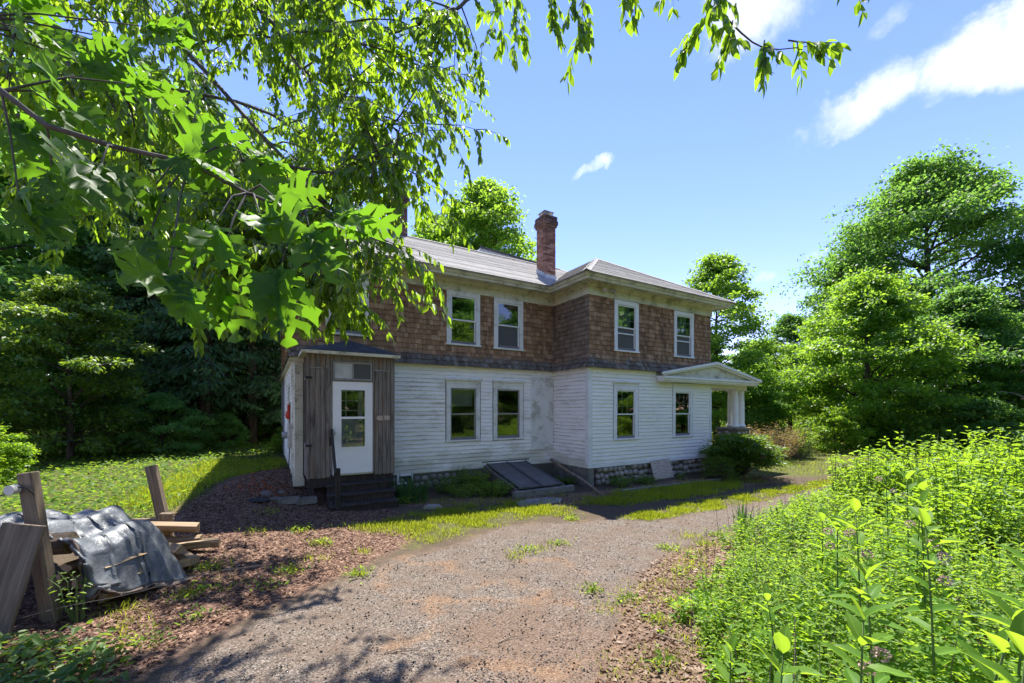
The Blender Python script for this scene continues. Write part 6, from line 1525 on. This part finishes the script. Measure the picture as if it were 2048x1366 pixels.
# --- grass
def blades(pts, hmin, hmax, wid=.006, spread=.35):
    n = len(pts); a = rng.uniform(0, 6.28, n); t = np.abs(rng.normal(0, spread, n)); ax = np.stack([np.cos(a) * np.sin(t), np.sin(a) * np.sin(t), np.cos(t)], 1)
    r = np.hypot(pts[:, 0], pts[:, 1]); return np.stack([pts[:, 0], pts[:, 1], lz(pts[:, 0], pts[:, 1])], 1), ax, rdir(n), rng.uniform(hmin, hmax, n), wid * (1 + .10 * np.clip(r - 4, 0, 14)) * rng.uniform(.7, 1.3, n)
SUNNY = [(-5.98, 7.14), (-6.31, 8.37), (-6.85, 10.42), (-6.9, 13.0), (-8.2, 15), (-10.5, 14), (-8.6, 10), (-7.4, 7.2)]
parts_ = []
for poly, n, a, b, ed, cl in ((GRASS_A, 15000, .03, .11, .8, .9), (GRASS_B, 13000, .03, .10, .5, .9), (GRASS_C, 12000, .03, .15, .7, .8), (LAWN_R, 16000, .05, .14, .3, .3), (SUNNY, 11000, .05, .20, .5, .4), (BED, 2200, .03, .12, .2, 1.0)): parts_.append(blades(sample_poly(poly, n, 1.0, 2.0, soft_edge=ed, clump=cl), a, b))
# tufts scattered over mulch, litter and the drive
TUFT = [(-3.6, 4.6), (-3.3, 4.9), (-2.9, 5.4), (-2.75, 5.9), (-3.0, 6.5), (-2.2, 6.2), (-3.9, 5.3), (-3.6, 3.9), (-3.3, 3.7), (.45, 6.5), (.75, 6.75), (.0, 6.1), (1.35, 4.75), (1.6, 5.1), (1.85, 4.7), (2.0, 5.3), (2.3, 5.6), (2.6, 5.9), (2.8, 5.4), (1.05, 4.55), (.95, 5.0), (1.75, 3.9), (1.9, 3.5), (2.9, 6.5), (3.2, 6.8), (2.2, 5.0), (1.3, 3.6), (.9, 3.55), (3.6, 7.3), (2.4, 4.6), (-2.0, 5.4), (-4.2, 6.7), (-3.6, 7.0), (-4.6, 7.9), (1.5, 4.3), (2.1, 4.2), (.2, 6.35), (-3.95, 4.2), (2.5, 6.6), (3.1, 7.2), (1.2, 8.3)]
for x, y in TUFT:
    n = int(rng.integers(40, 120)); s_ = rng.uniform(.06, .17); parts_.append(blades(np.stack([x + rng.normal(0, s_, n), y + rng.normal(0, s_ * .8, n)], 1), .04, .13, .007, .75))
P, A, N_, L, W = (np.concatenate(z) for z in zip(*parts_))
tag(link('grass', leaf_mesh('grass', P, A, N_, L, W, MT['grass'], quad=True, curl=.3)), 'thin yellow green grass along the drive and lawns', 'grass', kind='stuff')
# --- crab-grass and seedling leaves with broader blades on the litter
P, A, N_, L = [], [], [], []
for x, y in TUFT[::2] + [(-3.45, 4.75), (-3.2, 4.2), (-2.9, 4.9), (2.7, 6.2), (2.4, 5.2)]:
    n = 34; a = rng.uniform(0, 6.28, n); el = rng.uniform(.1, 1.0, n); c = np.array([x, y, float(lz(x, y))]) + np.stack([rng.normal(0, .1, n), rng.normal(0, .09, n), rng.uniform(0, .07, n)], 1)
    P.append(c); A.append(np.stack([np.cos(a) * np.cos(el), np.sin(a) * np.cos(el), np.sin(el)], 1)); N_.append(unit(rng.normal(0, .3, (n, 3)) + np.array([0, 0, 1.]))); L.append(rng.uniform(.03, .085, n))
P, A, N_, L = np.vstack(P), np.vstack(A), np.vstack(N_), np.concatenate(L)
tag(link('seedlings', leaf_mesh('seedlings', P, A, N_, L, L * .38, MT['weed'])), 'small green seedlings dotted over mulch and litter', 'weeds', kind='stuff')
# --- iris clump
ir = empty('iris_clump', (-2.35, 9.62, float(lz(-2.35, 9.62)))); tag(ir, 'clump of upright dark green iris blades right of the dark steps', 'iris')
def blade_mesh(seed):
    r = random.Random(seed); vs, fs = [], []; b = r.uniform(.15, .55); w0 = .017
    for i in range(7):
        t = i / 6; w = w0 * (1 - t ** 2.2); vs += [(-w, b * t ** 2.4, t * (1 - .15 * b * t)), (0, b * t ** 2.4 - .006, t * (1 - .15 * b * t)), (w, b * t ** 2.4, t * (1 - .15 * b * t))]
    for i in range(6): fs += [(3 * i, 3 * i + 1, 3 * i + 4, 3 * i + 3), (3 * i + 1, 3 * i + 2, 3 * i + 5, 3 * i + 4)]
    return mesh_np('leaf', vs, fs, MT['iris'], smooth=True)
BL = [blade_mesh(i) for i in range(6)]
for k in range(110):
    a = rng.uniform(0, 6.28); r0 = .42 * math.sqrt(rng.random()); h_ = rng.uniform(.38, .72)
    link('leaf', BL[k % 6], ir, (math.cos(a) * r0 * .95, math.sin(a) * r0 * .6, 0), (0, 0, a - math.pi / 2 + rng.normal(0, .5)), (1 / 1, h_, h_))
sw = empty('iris_clump', (4.15, 7.45, 0)); tag(sw, 'small tuft of dark sword leaves at the edge of the yellow weeds', 'iris')
for k in range(26):
    a = rng.uniform(0, 6.28); r0 = .16 * rng.random(); h_ = rng.uniform(.35, .62); link('leaf', BL[k % 6], sw, (math.cos(a) * r0, math.sin(a) * r0, 0), (0, 0, a - math.pi / 2), (.8, h_ * .7, h_))
# --- weeds round the hatch and along the foundation
def hbush(label, lx, ly, hgt, rad, ns, nl, ls, mat, name='weed_clump', group='weed clumps along the house'):
    w = hworld(lx, ly); stem_bush(name, label, w.x, w.y, hgt, rad, ns, nl, ls, mat, group, 'weed', .5, .5)
hbush('tall yellowish weed clump leaning on the left side of the cellar hatch', -3.05, 1.05, .66, .42, 48, 24, .06, 'weed')
hbush('feathery green weed clump in front of the hatch weeds', -3.0, .25, .44, .46, 54, 24, .055, 'weed')
hbush('dark weed clump against the clapboards right of the iris', -4.0, 1.05, .50, .40, 36, 20, .055, 'weedshade')
hbush('yellow green weed clump between the iris and the hatch', -3.75, .35, .36, .40, 40, 22, .045, 'weed')
hbush('climbing weed against the siding left of the hatch', -3.35, 1.5, .80, .22, 18, 22, .05, 'weedshade')
hbush('low weeds filling the nook right of the hatch', -.35, .55, .26, .34, 30, 18, .05, 'weedshade')
hbush('low leafy weeds under the cobblestones beside the pole end', .85, -.35, .30, .38, 34, 18, .055, 'weedshade')
hbush('low leafy weeds under the cobblestones left of the plywood', 1.75, -.35, .26, .40, 34, 18, .05, 'weedshade')
hbush('thin weed growing in front of the plywood sheet', 3.3, -.55, .30, .16, 9, 14, .04, 'weedshade')
hbush('leafy seedling beside the bottom step', -5.35, .1, .22, .14, 12, 12, .06, 'weed')
# --- clipped yew at the porch corner, and the small shrub before it
def pad_bush(name, label, x, y, rad, hgt, pads, per, mat, nl=.07, cat='shrub', zlow=.15):
    t = empty(name, (x, y, float(lz(x, y)))); tag(t, label, cat); mb = MB(); P, A, N_ = [], [], []
    for i in range(pads):
        a = i * 2.399; k = (i + .5) / pads; z = hgt * (zlow + (1 - zlow) * k); rr_ = rad * math.sqrt(max(.05, 1 - (k * .95) ** 2.6)) * rng.uniform(.45, 1.05); c = np.array([math.cos(a) * rr_, math.sin(a) * rr_, z])
        mb.tube([Vector((0, 0, .02)), Vector((c[0] * .4, c[1] * .4, z * .7)), Vector(c)], [.03, .018, .006], 4, cap=False)
        n = per; o = rng.normal(size=(n, 3)) * np.array([.30, .30, .05]) * rad * .62; out = unit(np.array([c[0], c[1], .15]) + o * 1.5)
        P.append(c + o); A.append(unit(out + rng.normal(0, .45, (n, 3)) + np.array([0, 0, .12]))); N_.append(unit(rng.normal(0, .4, (n, 3)) + np.array([0, 0, 1.])))
    mb.build('branches', MT['bark'], t); P, A, N_ = np.vstack(P), np.vstack(A), np.vstack(N_); L = nl * rng.uniform(.6, 1.4, len(P))
    link('foliage', leaf_mesh('foliage', P, A, N_, L, L * .34, MT[mat], quad=True), t)
pad_bush('yew_shrub', 'spreading dark green yew in front of the stone porch pier', 7.45, 13.5, 1.0, 1.34, 44, 420, 'yew', .10, zlow=.34)
pad_bush('small_shrub', 'small bright green shrub tucked below the yew by the cobblestones', 6.55, 12.95, .52, .72, 34, 150, 'weedshade', .05)
for i, (x, y, z) in enumerate(((7.95, 12.75, .95), (7.6, 12.6, .72))):
    P = np.array([x, y, z]) + rng.normal(0, .05, (60, 3)); tag(link('dead_spray', leaf_mesh('dead_spray', P, rdir(60), rdir(60), np.full(60, .06), np.full(60, .025), MT['deadleaf'], quad=True)), ('upper' if i == 0 else 'lower') + ' patch of dead orange needles on the yew', 'dead needles', kind='stuff')
# --- broad leaves creeping in front of the wood pile
IVY = [(-4.6, 3.3), (-4.2, 3.62), (-3.6, 3.75), (-3.25, 3.55), (-3.0, 3.2), (-2.9, 2.4), (-5.0, 2.2)]
pts = sample_poly(IVY, 1500, .5, 1.5, soft_edge=.3); n = len(pts); an = rng.uniform(0, 6.28, n); el = rng.normal(.15, .35, n); L = .085 * rng.uniform(.5, 1.25, n)
tag(link('creeper', leaf_mesh('creeper', np.stack([pts[:, 0], pts[:, 1], lz(pts[:, 0], pts[:, 1]) + rng.random(n) ** 1.3 * .20], 1), np.stack([np.cos(an) * np.cos(el), np.sin(an) * np.cos(el), np.sin(el)], 1), unit(rng.normal(0, .3, (n, 3)) + np.array([0, 0, 1.])), L, L * .55, MT['weedshade'])), 'dark green creeper leaves in front of the wood pile', 'creeper', kind='stuff')
stem_bush('climbing_plant', 'thin leafy vine climbing the tall post at the wood pile', -4.12, 3.95, .72, .10, 5, 16, .05, 'weedshade', cat='vine')
# ------------------------------------------------------------------ litter
def flakes(poly, n, ls, mat, name, label, cat, lift=.006, power=1.2, wid=.5, tilt=.35, edge=.3):
    p = sample_poly(poly, n, power, 1.2, soft_edge=edge); n = len(p); an = rng.uniform(0, 6.28, n); L = rng.uniform(*ls, n)
    tag(link(name, leaf_mesh(name, np.stack([p[:, 0], p[:, 1], lz(p[:, 0], p[:, 1]) + lift + rng.random(n) * .012], 1), np.stack([np.cos(an), np.sin(an), rng.normal(0, .22, n)], 1), unit(rng.normal(0, tilt, (n, 3)) + np.array([0, 0, 1.])), L, L * wid * rng.uniform(.5, 1.2, n), MT[mat], quad=True)), label, cat, kind='stuff')
flakes(MULCH, 26000, (.018, .06), 'chip', 'bark_mulch', 'brown bark mulch chips before the porch', 'mulch')
flakes(LITTER, 15000, (.02, .075), 'deadleaf', 'leaf_litter', 'dry brown leaf litter beside the drive', 'leaf litter', wid=.6)
flakes(BED, 4000, (.02, .06), 'chip', 'bed_litter', 'bark and litter in the bed along the house', 'litter')
flakes(GRAVEL[:24], 2600, (.012, .035), 'deadleaf', 'drive_litter', 'scattered dry bits on the drive', 'litter', power=1.5)
def pebbles(poly, n, s0, s1, mat, name, label, cat, power=1.6, mask=None):
    p = sample_poly(poly, n, power, 2.0); n = len(p); s = rng.uniform(s0, s1, n); r = np.hypot(p[:, 0], p[:, 1])
    o = np.array([[1, 0, 0], [0, 1, 0], [-1, 0, 0], [0, -1, 0], [0, 0, 1], [0, 0, -1]]) * np.array([1, .8, .6]); f = np.array([[0, 1, 4], [1, 2, 4], [2, 3, 4], [3, 0, 4], [1, 0, 5], [2, 1, 5], [3, 2, 5], [0, 3, 5]])
    a = rng.uniform(0, 6.28, n); ca, sa = np.cos(a)[:, None], np.sin(a)[:, None]
    v = np.stack([o[None, :, 0] * ca - o[None, :, 1] * sa, o[None, :, 0] * sa + o[None, :, 1] * ca, np.repeat(o[None, :, 2], n, 0)], 2) * s[:, None, None] * rng.uniform(.7, 1.2, (n, 6, 1))
    v[:, :, 0] += p[:, 0:1]; v[:, :, 1] += p[:, 1:2]; v[:, :, 2] += (lz(p[:, 0], p[:, 1]) + s * .35)[:, None]
    F = (f[None] + (np.arange(n) * 6)[:, None, None]).reshape(-1, 3)
    tag(link(name, mesh_np(name, v.reshape(-1, 3), F, MT[mat], rnd=np.repeat(rng.random(n), 6))), label, cat, kind='stuff')
DRIVE = GRAVEL[:24]
pebbles(DRIVE, 9000, .004, .011, 'gravelbit', 'gravel', 'loose small gravel on the drive', 'gravel')
pebbles(DRIVE, 900, .008, .016, 'cone', 'fallen_cones', 'small black cones scattered on the drive', 'cones', 1.2)
# sticks
for i, (x, y, a, l_, lab) in enumerate(((.02, 4.0, .5, .35, 'thin dark stick lying on the drive'), (1.75, 3.75, -.7, .9, 'long pale stick lying on the leaf litter'), (1.35, 3.25, -.2, .5, 'short pale stick at the bottom edge of the litter'), (-1.0, 3.75, .3, .3, 'small twig in the dappled shade on the drive'))):
    t = MB(); t.tube([(-l_ / 2, 0, .012), (-l_ * .1, .02, .02), (l_ / 2, -.015, .012)], [.006, .005, .002], 5); tag(t.build('stick', MT['pole'], None, loc=(x, y, float(lz(x, y))), rot=(0, 0, a)), lab, 'stick')
# pale slab before the hatch, kerb edging along the bed
sl = MB(); o_ = [(-.62, -.30), (-.1, -.38), (.45, -.30), (.72, -.02), (.5, .25), (.0, .34), (-.55, .2)]
sl.add([(x, y, .0) for x, y in o_] + [(x, y, .045) for x, y in o_], [tuple(reversed(range(7))), tuple(range(7, 14))] + [(i, (i + 1) % 7, (i + 1) % 7 + 7, i + 7) for i in range(7)])
MT['lime'] = noise_mat('limed_slab', [(.3, (.14, .12, .10)), (.55, (.26, .24, .22)), (.8, (.42, .40, .38))], 5, .9, .4, .01)
tag(sl.build('stone_slab', MT['lime'], None, loc=(.62, 9.95, float(lz(.62, 9.95)) - .01), rot=(0, 0, HOUSE_A)), 'pale broken slab lying flat in front of the cellar hatch', 'slab')
rk = link('buried_rock', STONES[3], None, (-1.75, 9.15, float(lz(-1.75, 9.15)) - .04), (0, 0, .4), (.26, .18, .12)); tag(rk, 'low pale rock half buried in front of the iris clump', 'rock')
ed = MB(); w0, w1 = hworld(.1, -1.15), hworld(6.2, -1.45)
for i in range(7):
    a = w0.lerp(w1, i / 7 + .004); b = w0.lerp(w1, (i + 1) / 7 - .004); d = (b - a) / 2; c = (a + b) / 2; ed.obox((c.x, c.y, .0 + rng.normal(0, .006)), d, Vector((-d.y, d.x, 0)).normalized() * .05, (0, 0, .06))
tag(ed.build('edging', MT['concrete'], None, bevel=.006), 'low concrete edging strip along the planting bed by the wing', 'edging')
wd = hworld(4.6, -1.0); mb = MB()
for k in range(12):
    a = k / 12 * 6.28; mb.add([(0, 0, .07), (.40 * math.cos(a), .13 * math.sin(a), .015 + .03 * (k % 2)), (.40 * math.cos(a + .53), .13 * math.sin(a + .53), .015 + .03 * ((k + 1) % 2))], [(0, 1, 2)])
tag(mb.build('landscape_fabric', MT['hatch'], None, loc=(wd.x, wd.y, float(lz(wd.x, wd.y)))), 'crumpled dark landscape fabric on the bed right of the plywood', 'fabric')
# rusty orange fallen fern on the mulch mound
P = np.array([-5.45, 9.0, 0]) + np.stack([rng.normal(0, .28, 160), rng.normal(0, .28, 160), np.zeros(160)], 1); P[:, 2] = lz(P[:, 0], P[:, 1]) + rng.random(160) * .06
MT['fern'] = leaf_mat('orange_dead_fern', (.36, .07, .02), (.60, .16, .04), (.7, .2, .05), .35, .03, 2)
tag(link('dead_fern', leaf_mesh('dead_fern', P, rdir(160, .4), rdir(160, .5), np.full(160, .07), np.full(160, .02), MT['fern'], quad=True)), 'orange dead fern lying on the mulch left of the house', 'dead fern', kind='stuff')
# far treeline closing the horizon
for i, x in enumerate(np.linspace(-78, 96, 22)):
    tree('far_tree', 'distant tree in the line closing the horizon', ('dark', 'round', 'oak')[i % 3], float(x + rng.normal(0, 2)), float(78 + rng.normal(0, 6)), (.62, .7, .55)[i % 3] * rng.uniform(.8, 1.1), i * 1.3, mat=('darkfol', 'oakfar', 'oakfar')[i % 3], group='far treeline on the horizon')

# undergrowth closing the view between the trunks: dense, uncountable
P, L = [], []
for x0, x1, y0, y1, h_, n in ((-50, -9.5, 29, 37, 3.2, 26000), (7, 66, 34, 52, 3.6, 26000), (20, 40, 20, 27, 2.0, 9000), (-12, 10, 40, 46, 3, 5000)):
    x = rng.uniform(x0, x1, n); y = rng.uniform(y0, y1, n); top_ = h_ * (.45 + .55 * clumpy(x * .35, y * .35)); P.append(np.stack([x, y, lz(x, y) + top_ * rng.random(n) ** .7], 1)); L.append(rng.uniform(.16, .38, n))
P, L = np.vstack(P), np.concatenate(L)
tag(link('undergrowth', leaf_mesh('undergrowth', P, rdir(len(P), -.1), rdir(len(P), .8), L, L * .6, MT['cover'], quad=True)), 'tangled undergrowth between the tree trunks beyond the lawns', 'undergrowth', kind='stuff')
print('TRIS', sum(len(m.polygons) for m in bpy.data.meshes))
